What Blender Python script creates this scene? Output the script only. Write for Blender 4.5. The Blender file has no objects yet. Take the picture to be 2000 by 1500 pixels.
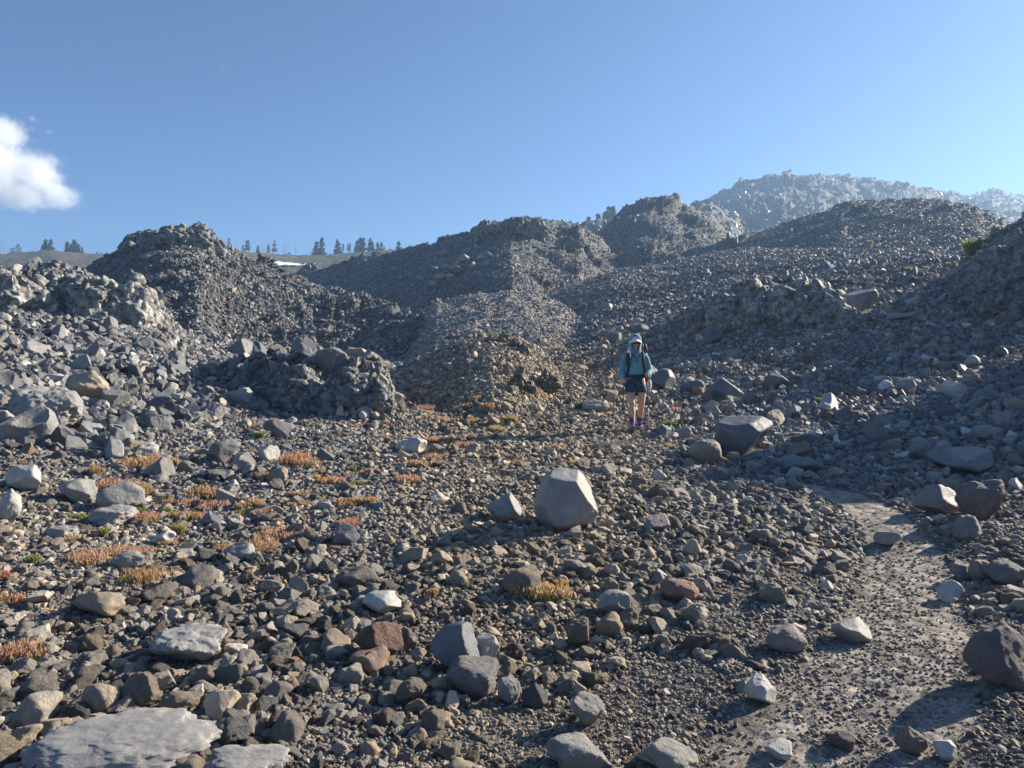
import bpy, bmesh, math, random
import numpy as np
from mathutils import Vector, Matrix, Euler

scene = bpy.context.scene
COL = scene.collection
R = math.radians
PI = math.pi
F = 1387.0            # focal length in photograph pixels (2000 wide)
EYE = 1.6

# ------------------------------------------------------------------ camera
cam_data = bpy.data.cameras.new("camera")
cam_data.sensor_width = 36.0
cam_data.lens = 36.0 * F / 2000.0
cam_data.clip_start = 0.05
cam_data.clip_end = 6000.0
cam = bpy.data.objects.new("camera", cam_data)
COL.objects.link(cam)
cam.location = (0, 0, EYE)
cam.rotation_euler = (R(90), 0, 0)
scene.camera = cam

# ------------------------------------------------------------------ light
SUN_EL, SUN_AZ = R(24.0), R(62.0)          # azimuth clockwise from +Y
SUN_DIR = Vector((math.sin(SUN_AZ) * math.cos(SUN_EL), math.cos(SUN_AZ) * math.cos(SUN_EL), math.sin(SUN_EL)))
world = bpy.data.worlds.new("World")
scene.world = world
world.use_nodes = True
wn, wl = world.node_tree.nodes, world.node_tree.links
bg = next(n for n in wn if n.type == 'BACKGROUND')
sky = wn.new("ShaderNodeTexSky")
sky.sky_type = 'NISHITA'
sky.sun_disc = False
sky.sun_elevation = SUN_EL
sky.sun_rotation = SUN_AZ
sky.altitude = 1800.0
sky.air_density = 1.0
sky.dust_density = 1.7
sky.ozone_density = 1.6
tintn = wn.new("ShaderNodeMix"); tintn.data_type = 'RGBA'; tintn.blend_type = 'MULTIPLY'
tintn.inputs[0].default_value = 1.0; tintn.inputs[7].default_value = (.54, .77, 1.02, 1)
wl.new(sky.outputs[0], tintn.inputs[6]); wl.new(tintn.outputs[2], bg.inputs[0])
bg.inputs[1].default_value = 0.051
sun_data = bpy.data.lights.new("sun", 'SUN')
sun_data.energy = 5.0
sun_data.angle = R(0.53)
sun_data.color = (1.0, 0.89, 0.72)
sun = bpy.data.objects.new("sun", sun_data)
COL.objects.link(sun)
sun.rotation_euler = SUN_DIR.to_track_quat('Z', 'Y').to_euler()
sun.location = (60, 40, 60)
scene.view_settings.view_transform = 'Standard'
scene.view_settings.look = 'None'
scene.view_settings.gamma = 1.0
scene.view_settings.use_curve_mapping = False
scene.view_settings.exposure = 1.42
scene.render.engine = 'CYCLES'
scene.cycles.use_denoising = True
scene.cycles.max_bounces = 12
scene.cycles.diffuse_bounces = 3
scene.cycles.glossy_bounces = 2
scene.cycles.volume_bounces = 10
scene.cycles.transparent_max_bounces = 12

# ------------------------------------------------------------------ numeric noise
def _h(ix, iy, iz, seed):
    h = (ix.astype(np.int64) * 374761393 + iy.astype(np.int64) * 668265263 + iz.astype(np.int64) * 2147483647 + seed * 1274126177) & 0xFFFFFFFF
    h = ((h ^ (h >> 13)) * 1274126177) & 0xFFFFFFFF
    h = (h ^ (h >> 16)) & 0xFFFFFFFF
    h = (h * 2246822519) & 0xFFFFFFFF
    return ((h ^ (h >> 15)) & 0xFFFFFF) / float(0xFFFFFF)

def vnoise3(x, y, z, seed=0):
    x0, y0, z0 = np.floor(x), np.floor(y), np.floor(z)
    fx, fy, fz = x - x0, y - y0, z - z0
    fx, fy, fz = [f * f * f * (f * (f * 6 - 15) + 10) for f in (fx, fy, fz)]
    out = 0
    for dx in (0, 1):
        for dy in (0, 1):
            for dz in (0, 1):
                w = (fx if dx else 1 - fx) * (fy if dy else 1 - fy) * (fz if dz else 1 - fz)
                out = out + w * _h(x0 + dx, y0 + dy, z0 + dz, seed)
    return out * 2 - 1

def vnoise2(x, y, seed=0):
    x0, y0 = np.floor(x), np.floor(y)
    fx, fy = x - x0, y - y0
    fx, fy = [f * f * f * (f * (f * 6 - 15) + 10) for f in (fx, fy)]
    zz = np.zeros_like(x0)
    out = 0
    for dx in (0, 1):
        for dy in (0, 1):
            out = out + (fx if dx else 1 - fx) * (fy if dy else 1 - fy) * _h(x0 + dx, y0 + dy, zz, seed)
    return out * 2 - 1

def fbm2(x, y, seed=0, octv=4, gain=0.5):
    s, a, f = 0, 1.0, 1.0
    for o in range(octv):
        s = s + a * vnoise2(x * f + 17.3 * o, y * f - 9.1 * o, seed + o)
        a *= gain; f *= 2.03
    return s

def fbm3(p, sc, seed=0, octv=3, gain=0.5):
    s, a, f = 0, 1.0, sc
    for o in range(octv):
        s = s + a * vnoise3(p[:, 0] * f + 5.1 * o, p[:, 1] * f + 3.7 * o, p[:, 2] * f - 8.3 * o, seed + o)
        a *= gain; f *= 2.03
    return s

def facet2(x, y, seed=0, tilt=0.9):
    """Broken-block relief: every jittered cell is a tilted plane of its own."""
    x0, y0 = np.floor(x), np.floor(y)
    best = np.full(x.shape, 1e9); h = np.zeros(x.shape)
    zz = np.zeros_like(x0)
    for dx in (-1, 0, 1):
        for dy in (-1, 0, 1):
            cx, cy = x0 + dx, y0 + dy
            px = cx + _h(cx, cy, zz, seed); py = cy + _h(cx, cy, zz, seed + 1)
            d = (px - x) ** 2 + (py - y) ** 2
            v = (_h(cx, cy, zz, seed + 2) - 0.5) + tilt * ((_h(cx, cy, zz, seed + 3) - 0.5) * 2 * (x - px) + (_h(cx, cy, zz, seed + 4) - 0.5) * 2 * (y - py))
            m = d < best
            best = np.where(m, d, best); h = np.where(m, v, h)
    return h

def facet3(p, sc, seed=0, tilt=1.0):
    q = p * sc
    q0 = np.floor(q)
    n = len(q)
    best = np.full(n, 1e9); h = np.zeros(n)
    for dx in (-1, 0, 1):
        for dy in (-1, 0, 1):
            for dz in (-1, 0, 1):
                c = q0 + np.array((dx, dy, dz))
                pt = c + np.stack([_h(c[:, 0], c[:, 1], c[:, 2], seed + k) for k in range(3)], 1)
                d = ((pt - q) ** 2).sum(1)
                v = _h(c[:, 0], c[:, 1], c[:, 2], seed + 5) - 0.5
                for k in range(3):
                    v = v + tilt * (_h(c[:, 0], c[:, 1], c[:, 2], seed + 6 + k) - 0.5) * (q[:, k] - pt[:, k])
                m = d < best
                best = np.where(m, d, best); h = np.where(m, v, h)
    return h

def sstep(a, b, x):
    t = np.clip((x - a) / (b - a), 0, 1)
    return t * t * (3 - 2 * t)

# ------------------------------------------------------------------ terrain
BU = np.array([-500, 0, 200, 400, 600, 800, 1000, 1250, 1450, 1650, 1850, 2000, 2400.])
BY = np.array([0.5, 3, 4, 6, 8, 10, 12.3, 15, 18, 22, 26, 30, 40, 60, 100, 180, 700.])
BZ = np.array([
    [-.05] * 13,
    [.02, .02, 0, 0, 0, 0, 0, 0, 0, 0, .03, .08, .2],
    [.08, .06, .05, .05, .05, .05, .05, .05, .05, .05, .1, .18, .4],
    [.4, .32, .26, .22, .22, .22, .24, .24, .2, .16, .2, .3, .6],
    [.8, .62, .5, .45, .42, .42, .45, .45, .42, .4, .45, .6, 1.0],
    [1.3, 1.1, .88, .72, .65, .62, .62, .62, .62, .65, .78, .98, 1.5],
    [2.0, 1.75, 1.45, 1.1, .85, .8, .78, .76, .8, .95, 1.15, 1.4, 2.1],
    [2.8, 2.6, 2.2, 1.6, 1.2, 1.1, 1.1, 1.05, 1.25, 1.5, 1.75, 2.05, 2.9],
    [3.7, 3.5, 3.1, 2.1, 1.5, 1.5, 1.6, 1.55, 1.8, 2.2, 2.5, 2.8, 3.7],
    [4.9, 4.7, 4.3, 2.7, 1.7, 1.7, 2.0, 2.4, 2.8, 3.5, 3.9, 4.2, 5.0],
    [5.4, 5.35, 4.9, 3.2, 2.0, 2.0, 2.3, 3.2, 3.9, 4.8, 5.3, 5.6, 6.3],
    [5.2, 5.2, 4.8, 3.5, 2.4, 2.3, 2.7, 4.1, 5.4, 6.5, 6.9, 7.1, 7.6],
    [5.4, 5.4, 5.0, 4.5, 3.5, 3.2, 4.2, 6.3, 7.6, 8.8, 9, 9, 9],
    [8, 8, 8, 7, 6, 6, 8.5, 11.5, 13, 13, 13, 13, 13],
    [12, 12, 12, 12, 12, 12, 13, 16, 18, 18, 18, 18, 18],
    [22, 22, 22, 22, 22, 22, 24, 28, 30, 34, 34, 34, 34],
    [22, 22, 22, 22, 22, 22, 24, 30, 30, 34, 34, 34, 34]])

# name, material key, crest points (u, v, Y), front slope, back slope, ruggedness
LAYERS = [
 ("hill", [(120,565,60),(190,520,60),(225,500,60),(250,478,60),(285,460,60),(330,452,60),(385,452,60),(412,462,60),(440,484,60),(470,500,59),(520,517,58),(600,543,55),(700,572,50),(800,606,44),(860,640,38),(930,740,34)], .40, .5, 1.7),
 ("mound", [(780,640,45),(850,592,45),(920,580,45),(1000,573,45),(1040,574,44),(1090,590,42),(1130,615,40),(1170,652,38),(1230,720,37)], .27, .5, .45),
 ("mound", [(690,780,20),(740,738,20),(820,703,20),(900,672,20),(960,656,20),(1010,662,20),(1050,688,19.5),(1090,725,19),(1130,800,18)], .30, .5, .35),
 ("ridge", [(560,560,100),(600,528,100),(640,520,100),(680,512,100),(700,502,98),(735,494,97),(765,500,95),(800,487,93),(850,471,92),(900,456,91),(950,441,90),(1000,426,90),(1030,431,90),(1060,441,90),(1090,449,90),(1130,455,88),(1160,478,86),(1200,497,84),(1260,500,82),(1350,492,80),(1420,484,80),(1500,480,80),(1600,500,78),(1800,540,76)], .40, .5, .9),
 ("dark_mound", [(1080,500,115),(1130,474,115),(1175,450,115),(1200,426,115),(1230,407,115),(1260,398,115),(1300,399,115),(1330,406,115),(1370,421,113),(1400,440,111),(1420,458,110),(1445,480,108),(1500,530,108)], .45, .5, .9),
 ("far_hill", [(1000,480,215),(1060,452,215),(1090,441,215),(1150,436,215),(1190,430,215),(1250,424,220),(1300,414,230),(1350,412,240),(1390,408,245),(1440,430,250),(1500,500,250)], .3, .3, .8),
 ("right_ridge", [(1340,540,84),(1400,482,84),(1450,463,84),(1500,452,84),(1550,437,84),(1600,420,84),(1650,407,83),(1700,401,82),(1800,397,80),(1850,399,78),(1900,410,76),(1940,427,74),(1980,447,72),(2050,480,70),(2300,500,66)], .36, .5, .8),
 ("mountain", [(1240,470,340),(1300,440,340),(1340,419,340),(1380,396,340),(1420,371,342),(1450,359,345),(1500,347,350),(1520,342,350),(1560,350,350),(1600,346,352),(1650,353,355),(1700,359,360),(1800,374,360),(1850,384,360),(1900,398,360),(1950,420,355),(2050,470,350)], .42, .4, 1.0),
 ("far_mountain", [(1820,430,480),(1880,396,480),(1935,381,480),(1960,383,480),(2000,386,480),(2200,395,480),(2500,440,480)], .35, .4, .9),
 ("tree_ridge", [(-600,500,260),(0,498,260),(60,494,260),(100,491,260),(130,494,260),(200,499,260),(300,499,260),(450,492,260),(520,497,260),(580,502,260),(650,499,260),(720,494,260),(800,489,260),(900,480,262),(1000,480,265),(1100,500,265)], .25, .3, .15),
 ("ledge", [(250,790,16),(340,745,15.8),(430,712,15.5),(520,700,15.3),(560,700,15.2),(600,694,15.2),(660,690,15),(720,694,15),(750,712,14.8),(775,780,14.5)], .8, .35, .6),
 ("left_rise", [(-600,470,24),(0,520,24),(80,518,24),(140,524,24),(200,548,23.6),(260,570,23.2),(310,590,22.8),(335,620,22.2),(360,700,22)], .42, .5, .7),
 ("outcrop_rise", [(1290,640,27),(1340,604,27),(1390,582,26.6),(1440,556,26.4),(1500,542,26.2),(1560,541,26),(1610,560,25.6),(1650,592,25),(1700,640,24.6)], .6, .35, .6),
 ("right_rise", [(1800,600,27),(1850,560,26),(1885,516,25.4),(1920,478,25),(1960,447,24.6),(2000,431,24.3),(2100,405,24),(2200,375,24),(2300,350,24),(2400,345,24),(2500,370,24),(2650,450,24)], .8, .5, .8),
 ("added_shade_bank", [(2080,850,16),(2140,690,16),(2210,480,16),(2300,310,16),(2390,240,16),(2480,240,16),(2570,320,16),(2720,560,16)], .8, .7, .6),  # unseen bank, added and shaped to throw shade on the right slope
]

def base_z(u, Y):
    ly = np.log(np.clip(Y, 0.5, 700)); lby = np.log(BY)
    iu = np.clip(np.searchsorted(BU, u) - 1, 0, len(BU) - 2)
    fu = np.clip((u - BU[iu]) / (BU[iu + 1] - BU[iu]), 0, 1)
    fu = fu * fu * (3 - 2 * fu) * 0.5 + fu * 0.5
    iy = np.clip(np.searchsorted(lby, ly) - 1, 0, len(BY) - 2)
    fy = np.clip((ly - lby[iy]) / (lby[iy + 1] - lby[iy]), 0, 1)
    a = BZ[iy, iu] * (1 - fu) + BZ[iy, iu + 1] * fu
    b = BZ[iy + 1, iu] * (1 - fu) + BZ[iy + 1, iu + 1] * fu
    return a * (1 - fy) + b * fy

def terrain(x, y, detail=True):
    """Height of the ground and index of the landform that makes it (-1: the ground)."""
    x = np.asarray(x, float); y = np.asarray(y, float)
    Y = np.clip(y, 0.5, 700)
    wob = 1 + .06 * vnoise2(x / (Y * .16 + 1), y / (Y * .16 + 1), 71)
    u = 1000 + F * x / Y
    z = base_z(u, Y)
    idx = np.full(x.shape, -1)
    rug = np.full(x.shape, 0.12)
    for k, (nm, cr, sf, sb, rg) in enumerate(LAYERS):
        c = np.array(cr, float)
        cu = c[:, 0]
        yc = np.interp(u, cu, c[:, 2]); vc = np.interp(u, cu, c[:, 1])
        zc = EYE + (750 - vc) * yc / F
        off = np.maximum(cu[0] - u, 0) + np.maximum(u - cu[-1], 0)
        zc = zc - off * yc * 0.0011
        d = (yc - Y)
        rnd = 0.02 * yc
        fr = sf * wob * (np.sqrt(d * d + rnd * rnd) - rnd)
        bk = sb * (np.sqrt(d * d + rnd * rnd) - rnd)
        zl = zc - np.where(d > 0, fr, bk)
        m = zl > z
        # soft blend at the foot
        kk = 0.012 * Y + .02
        hh = np.clip(0.5 + 0.5 * (zl - z) / kk, 0, 1)
        z2 = z * (1 - hh) + zl * hh + kk * hh * (1 - hh) * .5
        if detail is not None:
            rug = rug * (1 - hh) + rg * hh
        idx = np.where(m, k, idx)
        z = z2
    if detail:
        far = sstep(8, 30, Y)
        z = z + fbm2(x / 1.7, y / 1.7, 3, 3) * 0.035 * (1 + 1.2 * far)
        z = z + fbm2(x / 9., y / 9., 11, 3) * .22 * far * (.3 + rug)
        z = z + facet2(x / 1.1, y / 1.1, 21, 1.2) * .24 * rug * far
        vf = sstep(60, 130, Y)
        z = z + facet2(x / 4.2, y / 4.2, 31, 1.0) * .9 * rug * sstep(35, 90, Y)
        z = z + facet2(x / 9., y / 9., 41, 1.0) * 2.2 * rug * vf
        z = z + facet2(x / 17., y / 17., 51, 1.0) * 3.2 * rug * sstep(150, 300, Y)
    return z, idx

NT, NY = 900, 640
tt = np.concatenate([np.linspace(-4, -1.05, 30, endpoint=False), np.linspace(-1.05, 1.25, NT - 60), np.linspace(1.25, 4, 31)[1:]])
yy = np.exp(np.linspace(math.log(1.1), math.log(620), NY))
T, YY = np.meshgrid(tt, yy)
XX = np.clip(T * YY, -700, 700)
ZZ, IDX = terrain(XX, YY)
slope = (ZZ - EYE) / YY
cummax = np.maximum.accumulate(slope, axis=0)

def grid_at(A, t, Y):
    ft = np.clip(np.interp(np.asarray(t, float), tt, np.arange(NT)), 0, NT - 1.001)
    fy = np.clip((np.log(Y) - math.log(1.1)) / (math.log(620 / 1.1) / (NY - 1)), 0, NY - 1.001)
    i, j = fy.astype(int), ft.astype(int)
    a, b = fy - i, ft - j
    return (A[i, j] * (1 - a) * (1 - b) + A[i + 1, j] * a * (1 - b) + A[i, j + 1] * (1 - a) * b + A[i + 1, j + 1] * a * b)

def ground_z(x, y):
    """Height of the ground mesh itself."""
    y = np.maximum(np.asarray(y, float), 1.11)
    return grid_at(ZZ, np.asarray(x, float) / y, y)

def hit(u, v):
    """Ground point seen at photograph pixel (u, v): first crossing from the near side."""
    t = (u - 1000) / F
    s = (750 - v) / F
    col = grid_at(slope, np.full(NY, t), yy * 1.0)
    k = np.argmax(col >= s)
    if col[k] < s:
        k = NY - 1
    if k > 0:
        a = (s - col[k - 1]) / max(1e-9, col[k] - col[k - 1])
        Yh = math.exp(math.log(yy[k - 1]) * (1 - a) + math.log(yy[k]) * a)
    else:
        Yh = yy[0]
    return t * Yh, Yh, float(ground_z(np.array([t * Yh]), np.array([Yh]))[0])

# ------------------------------------------------------------------ object helpers
def tag(o, label=None, cat=None, group=None, kind=None):
    if label: o["label"] = label
    if cat: o["category"] = cat
    if group: o["group"] = group
    if kind: o["kind"] = kind
    return o

def mesh_np(name, verts, faces, mats=(), smooth=True, midx=None):
    """Mesh from numpy arrays; faces (n,3) or (n,4)."""
    me = bpy.data.meshes.new(name)
    verts = np.asarray(verts, np.float32); faces = np.asarray(faces, np.int32)
    k = faces.shape[1]
    me.vertices.add(len(verts)); me.vertices.foreach_set("co", verts.ravel())
    me.loops.add(faces.size); me.loops.foreach_set("vertex_index", faces.ravel())
    me.polygons.add(len(faces)); me.polygons.foreach_set("loop_start", np.arange(len(faces), dtype=np.int32) * k)
    if midx is not None:
        me.polygons.foreach_set("material_index", np.asarray(midx, np.int32))
    me.polygons.foreach_set("use_smooth", np.full(len(faces), smooth))
    me.update(calc_edges=True)
    for m in mats: me.materials.append(m)
    return me

def link(name, me, parent=None, loc=None):
    o = bpy.data.objects.new(name, me)
    COL.objects.link(o)
    if parent is not None: o.parent = parent
    if loc is not None: o.location = loc
    return o

def empty(name, loc=(0, 0, 0), rz=0):
    o = bpy.data.objects.new(name, None)
    COL.objects.link(o); o.location = loc; o.rotation_euler = (0, 0, rz); o.empty_display_size = .1
    return o

# ------------------------------------------------------------------ materials
class NB:
    def __init__(s, name):
        s.m = bpy.data.materials.new(name); s.m.use_nodes = True
        s.n = s.m.node_tree.nodes; s.l = s.m.node_tree.links
        s.n.clear()
        s.out = s.n.new("ShaderNodeOutputMaterial")
        s.b = s.n.new("ShaderNodeBsdfPrincipled")
        s.l.new(s.b.outputs[0], s.out.inputs[0])
    def new(s, t, **kw):
        n = s.n.new(t)
        for k, v in kw.items(): setattr(n, k, v)
        return n
    def noise(s, vec, scale, detail=4, rough=.6, dist=0):
        n = s.new("ShaderNodeTexNoise"); n.inputs["Scale"].default_value = scale; n.inputs["Detail"].default_value = detail
        n.inputs["Roughness"].default_value = rough; n.inputs["Distortion"].default_value = dist
        if vec: s.l.new(vec, n.inputs["Vector"])
        return n.outputs[0]
    def ramp(s, fac, pts):
        n = s.new("ShaderNodeValToRGB")
        e = n.color_ramp.elements
        while len(e) < len(pts): e.new(.5)
        for q, (p, c) in zip(e, pts):
            q.position = p; q.color = (c, c, c, 1) if isinstance(c, (int, float)) else (*c, 1)
        s.l.new(fac, n.inputs[0]); return n.outputs[0]
    def mix(s, fac, a, b, mode='MIX'):
        n = s.new("ShaderNodeMix", data_type='RGBA', blend_type=mode)
        for sock, v in ((n.inputs[0], fac), (n.inputs[6], a), (n.inputs[7], b)):
            if isinstance(v, (int, float)): sock.default_value = v
            elif isinstance(v, tuple): sock.default_value = (*v, 1)
            else: s.l.new(v, sock)
        return n.outputs[2]
    def bump(s, h, strength, dist):
        n = s.new("ShaderNodeBump"); n.inputs["Strength"].default_value = strength; n.inputs["Distance"].default_value = dist
        s.l.new(h, n.inputs["Height"]); s.l.new(n.outputs[0], s.b.inputs["Normal"]); return n
    def base(s, c):
        if isinstance(c, tuple): s.b.inputs["Base Color"].default_value = (*c, 1)
        else: s.l.new(c, s.b.inputs["Base Color"])

def plain(name, col, rough=.7, metal=0, noise_scale=0, var=.25):
    b = NB(name); b.b.inputs["Roughness"].default_value = rough; b.b.inputs["Metallic"].default_value = metal
    if noise_scale:
        tc = b.new("ShaderNodeTexCoord").outputs["Object"]
        n = b.noise(tc, noise_scale, 4)
        b.base(b.mix(b.ramp(n, [(.3, 0.0), (.7, 1.0)]), tuple(c * (1 - var) for c in col), tuple(min(1, c * (1 + var)) for c in col)))
    else: b.base(col)
    return b.m

def leafy(name, col, trans=.5, rough=.6):
    b = NB(name); b.base(col); b.b.inputs["Roughness"].default_value = rough
    t = b.new("ShaderNodeBsdfTranslucent"); t.inputs[0].default_value = (*[min(1, c * 1.5) for c in col], 1)
    m = b.new("ShaderNodeMixShader"); m.inputs[0].default_value = trans
    b.l.new(b.b.outputs[0], m.inputs[1]); b.l.new(t.outputs[0], m.inputs[2]); b.l.new(m.outputs[0], b.out.inputs[0])
    return b.m

def rock_material(name, bump=1.0, rough=.72, sc=1.0, bd=.06):
    b = NB(name)
    at = b.new("ShaderNodeAttribute", attribute_type='INSTANCER', attribute_name='tint')
    tc = b.new("ShaderNodeTexCoord").outputs["Object"]
    big = b.noise(tc, 1.1 * sc, 3, .6)
    med = b.noise(tc, 4.5 * sc, 5, .68, .4)
    fine = b.noise(tc, 26 * sc, 4, .75)
    c = b.mix(b.ramp(big, [(.35, 0.0), (.65, 1.0)]), at.outputs["Color"], b.mix(1.0, at.outputs["Color"], (1.28, 1.2, 1.1), 'MULTIPLY'))
    c = b.mix(b.ramp(med, [(.38, .55), (.62, 0.0)]), c, b.mix(1.0, c, (.62, .62, .66), 'MULTIPLY'))
    c = b.mix(b.ramp(fine, [(.52, 0.0), (.72, .38)]), c, (.42, .40, .37))
    c = b.mix(b.ramp(fine, [(.28, .5), (.42, 0.0)]), c, (.03, .03, .032))
    b.base(c)
    r = b.new("ShaderNodeMapRange"); r.inputs[1].default_value = .3; r.inputs[2].default_value = .7
    r.inputs[3].default_value = rough - .14; r.inputs[4].default_value = rough + .14
    b.l.new(med, r.inputs[0]); b.l.new(r.outputs[0], b.b.inputs["Roughness"]); b.b.inputs["Specular IOR Level"].default_value = .36
    add = b.new("ShaderNodeMath", operation='MULTIPLY_ADD'); add.inputs[1].default_value = .55
    b.l.new(fine, add.inputs[0]); b.l.new(med, add.inputs[2])
    b.bump(add.outputs[0], min(1, .55 * bump), bd)
    return b.m

M_ROCK = rock_material("stone", 1.0, .74)
M_LAVA = rock_material("lava_rock", .7, .56)
M_SLAB = rock_material("bedrock", .5, .8, 3.2, .02)
M_ROUGH = rock_material("rough_stone", 1.9, .85)

def ground_material(name, c1, c2, c3, sc=1.0, bump=.6, bd=.05):
    b = NB(name)
    g = b.new("ShaderNodeNewGeometry").outputs["Position"]
    big = b.noise(g, .22 * sc, 4, .6)
    med = b.noise(g, 2.3 * sc, 5, .7)
    v = b.new("ShaderNodeTexVoronoi"); v.inputs["Scale"].default_value = 9 * sc; v.inputs["Randomness"].default_value = 1
    b.l.new(g, v.inputs["Vector"])
    v2 = b.new("ShaderNodeTexVoronoi"); v2.inputs["Scale"].default_value = 42 * sc
    b.l.new(g, v2.inputs["Vector"])
    c = b.mix(b.ramp(big, [(.4, 0.0), (.62, 1.0)]), c1, c2)
    c = b.mix(b.ramp(med, [(.45, 0.0), (.68, .8)]), c, c3)
    bw = b.new("ShaderNodeRGBToBW"); b.l.new(v.outputs["Color"], bw.inputs[0])
    du = b.new("ShaderNodeAttribute", attribute_name='dust').outputs["Fac"]
    c = b.mix(du, c, (.25, .218, .19))
    c = b.mix(.8, c, b.ramp(bw.outputs[0], [(.2, .55), (.8, 1.35)]), 'MULTIPLY')
    bw2 = b.new("ShaderNodeRGBToBW"); b.l.new(v2.outputs["Color"], bw2.inputs[0])
    c = b.mix(.7, c, b.ramp(bw2.outputs[0], [(.15, .5), (.85, 1.4)]), 'MULTIPLY')
    b.base(c)
    b.b.inputs["Roughness"].default_value = .92; b.b.inputs["Specular IOR Level"].default_value = .25
    fine = b.noise(g, 30 * sc, 4, .8)
    m1 = b.new("ShaderNodeMath", operation='MULTIPLY_ADD'); m1.inputs[1].default_value = -.9
    b.l.new(v.outputs["Distance"], m1.inputs[0]); b.l.new(med, m1.inputs[2])
    m2 = b.new("ShaderNodeMath", operation='MULTIPLY_ADD'); m2.inputs[1].default_value = .35
    b.l.new(fine, m2.inputs[0]); b.l.new(m1.outputs[0], m2.inputs[2])
    b.bump(m2.outputs[0], bump, bd)
    return b.m

M_GROUND = ground_material("dark_volcanic_gravel", (.12, .10, .084), (.145, .112, .086), (.19, .158, .13), 1.0, .7, .04)
M_SCREE = ground_material("dark_scree", (.13, .13, .135), (.15, .138, .128), (.21, .2, .19), .35, .9, .25)
M_DARK = ground_material("dark_hill_scree", (.085, .087, .092), (.1, .095, .09), (.145, .14, .135), .35, .9, .25)
M_PALE_SCREE = ground_material("pale_scree", (.24, .225, .205), (.27, .245, .215), (.32, .3, .27), .7, .9, .1)
M_BROWN = ground_material("brown_scree", (.18, .155, .125), (.21, .175, .14), (.26, .235, .2), .7, .9, .12)
M_FAR = ground_material("far_scree", (.14, .13, .125), (.17, .158, .146), (.21, .197, .183), .1, .8, .9)
M_HEATH = ground_material("heath_ground", (.1, .085, .06), (.08, .085, .045), (.16, .14, .11), .12, .6, .4)

# ------------------------------------------------------------------ terrain meshes, one per landform
LF = {"ground": ("broad stony ground sloping up from the camera with a gravel path", M_GROUND),
 "hill": ("dark conical rubble hill behind the left rubble, its right shoulder running down to the centre", M_DARK),
 "ridge": ("long dark ridge with broken stony top in the middle distance", M_SCREE),
 "dark_mound": ("rounded dark mound behind the middle ridge", M_SCREE),
 "far_hill": ("low far saddle carrying small conifers beside the big mountain", M_FAR),
 "right_ridge": ("long smooth dark ridge below the big mountain on the right", M_SCREE),
 "mountain": ("broad hazy grey rubble mountain on the right skyline", M_FAR),
 "far_mountain": ("farthest blue ridge at the right edge of the skyline", M_FAR),
 "tree_ridge": ("flat far ridge with a line of trees on the left skyline", M_HEATH),
 "ledge": ("low dark lava ledge left of the flower patches", M_SCREE),
 "left_rise": ("rising bank of lava rubble on the left", M_SCREE),
 "outcrop_rise": ("rise under the craggy lava outcrop right of the hiker", M_BROWN),
 "right_rise": ("steep rocky bank at the right edge", M_SCREE),
 "added_shade_bank": ("unseen rocky bank added beyond the right edge to throw shade on the slope", M_SCREE),
 "mound0": ("smooth grey mound in the centre behind the brown mound", M_PALE_SCREE),
 "mound1": ("small brownish mound of fine rubble left of the path", M_PALE_SCREE)}
PLAIN = {"ground": "ground", "hill": "hill", "ridge": "hillside_ridge", "dark_mound": "hill_mound", "far_hill": "hill_saddle", "right_ridge": "hillside_ridge",
         "mountain": "mountain", "far_mountain": "mountain_ridge", "tree_ridge": "terrain_ridge", "ledge": "ground_ledge", "left_rise": "ground_bank",
         "outcrop_rise": "ground_bank", "right_rise": "ground_bank", "added_shade_bank": "ground_bank", "mound0": "hill_mound", "mound1": "ground_mound"}
quad_idx = IDX[:-1, :-1]
vid = np.arange(NT * NY).reshape(NY, NT)
quads = np.stack([vid[:-1, :-1], vid[:-1, 1:], vid[1:, 1:], vid[1:, :-1]], -1)
V = np.stack([XX, YY, ZZ], -1).reshape(-1, 3)
mound_no = 0
LAND_MESH = {}
for k in range(-1, len(LAYERS)):
    nm = "ground" if k < 0 else LAYERS[k][0]
    key = nm
    if nm == "mound":
        key = "mound%d" % mound_no; mound_no += 1
    q = quads[quad_idx == k].reshape(-1, 4)
    if not len(q): continue
    used, inv = np.unique(q, return_inverse=True)
    vv = V[used]; ff = inv.reshape(-1, 4)
    if k < 0:     # the ground goes on beside and behind the camera
        n0 = len(vv)
        ex = [(-320, -40), (320, -40), (320, 1.1), (4.4, 1.1), (-4.4, 1.1), (-320, 1.1)]
        ex = np.array([(a, b, -.2 if abs(a) > 5 else float(ground_z([a * .98], [b])[0]) - .02) for a, b in ex])
        ex[0, 2] = ex[1, 2] = -1.2
        vv = np.vstack([vv, ex]); ff = np.vstack([ff, [[n0, n0 + 1, n0 + 3, n0 + 4]], [[n0 + 1, n0 + 2, n0 + 3, n0 + 3]][:0] if False else np.zeros((0, 4), int)])
    lab, mat = LF[key]
    o = link(PLAIN[key], mesh_np(PLAIN[key], vv, ff, [mat]))
    LAND_MESH[k] = (o.data, vv)
    tag(o, lab, "terrain", kind="structure")

# ------------------------------------------------------------------ rocks
def ico(sub):
    bm = bmesh.new(); bmesh.ops.create_icosphere(bm, subdivisions=sub, radius=1.0)
    v = np.array([x.co[:] for x in bm.verts]); f = np.array([[l.vert.index for l in p.loops] for p in bm.faces]); bm.free()
    return v / np.linalg.norm(v, axis=1)[:, None], f
ICO = {s: ico(s) for s in (2, 3, 4, 5, 6)}

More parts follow.
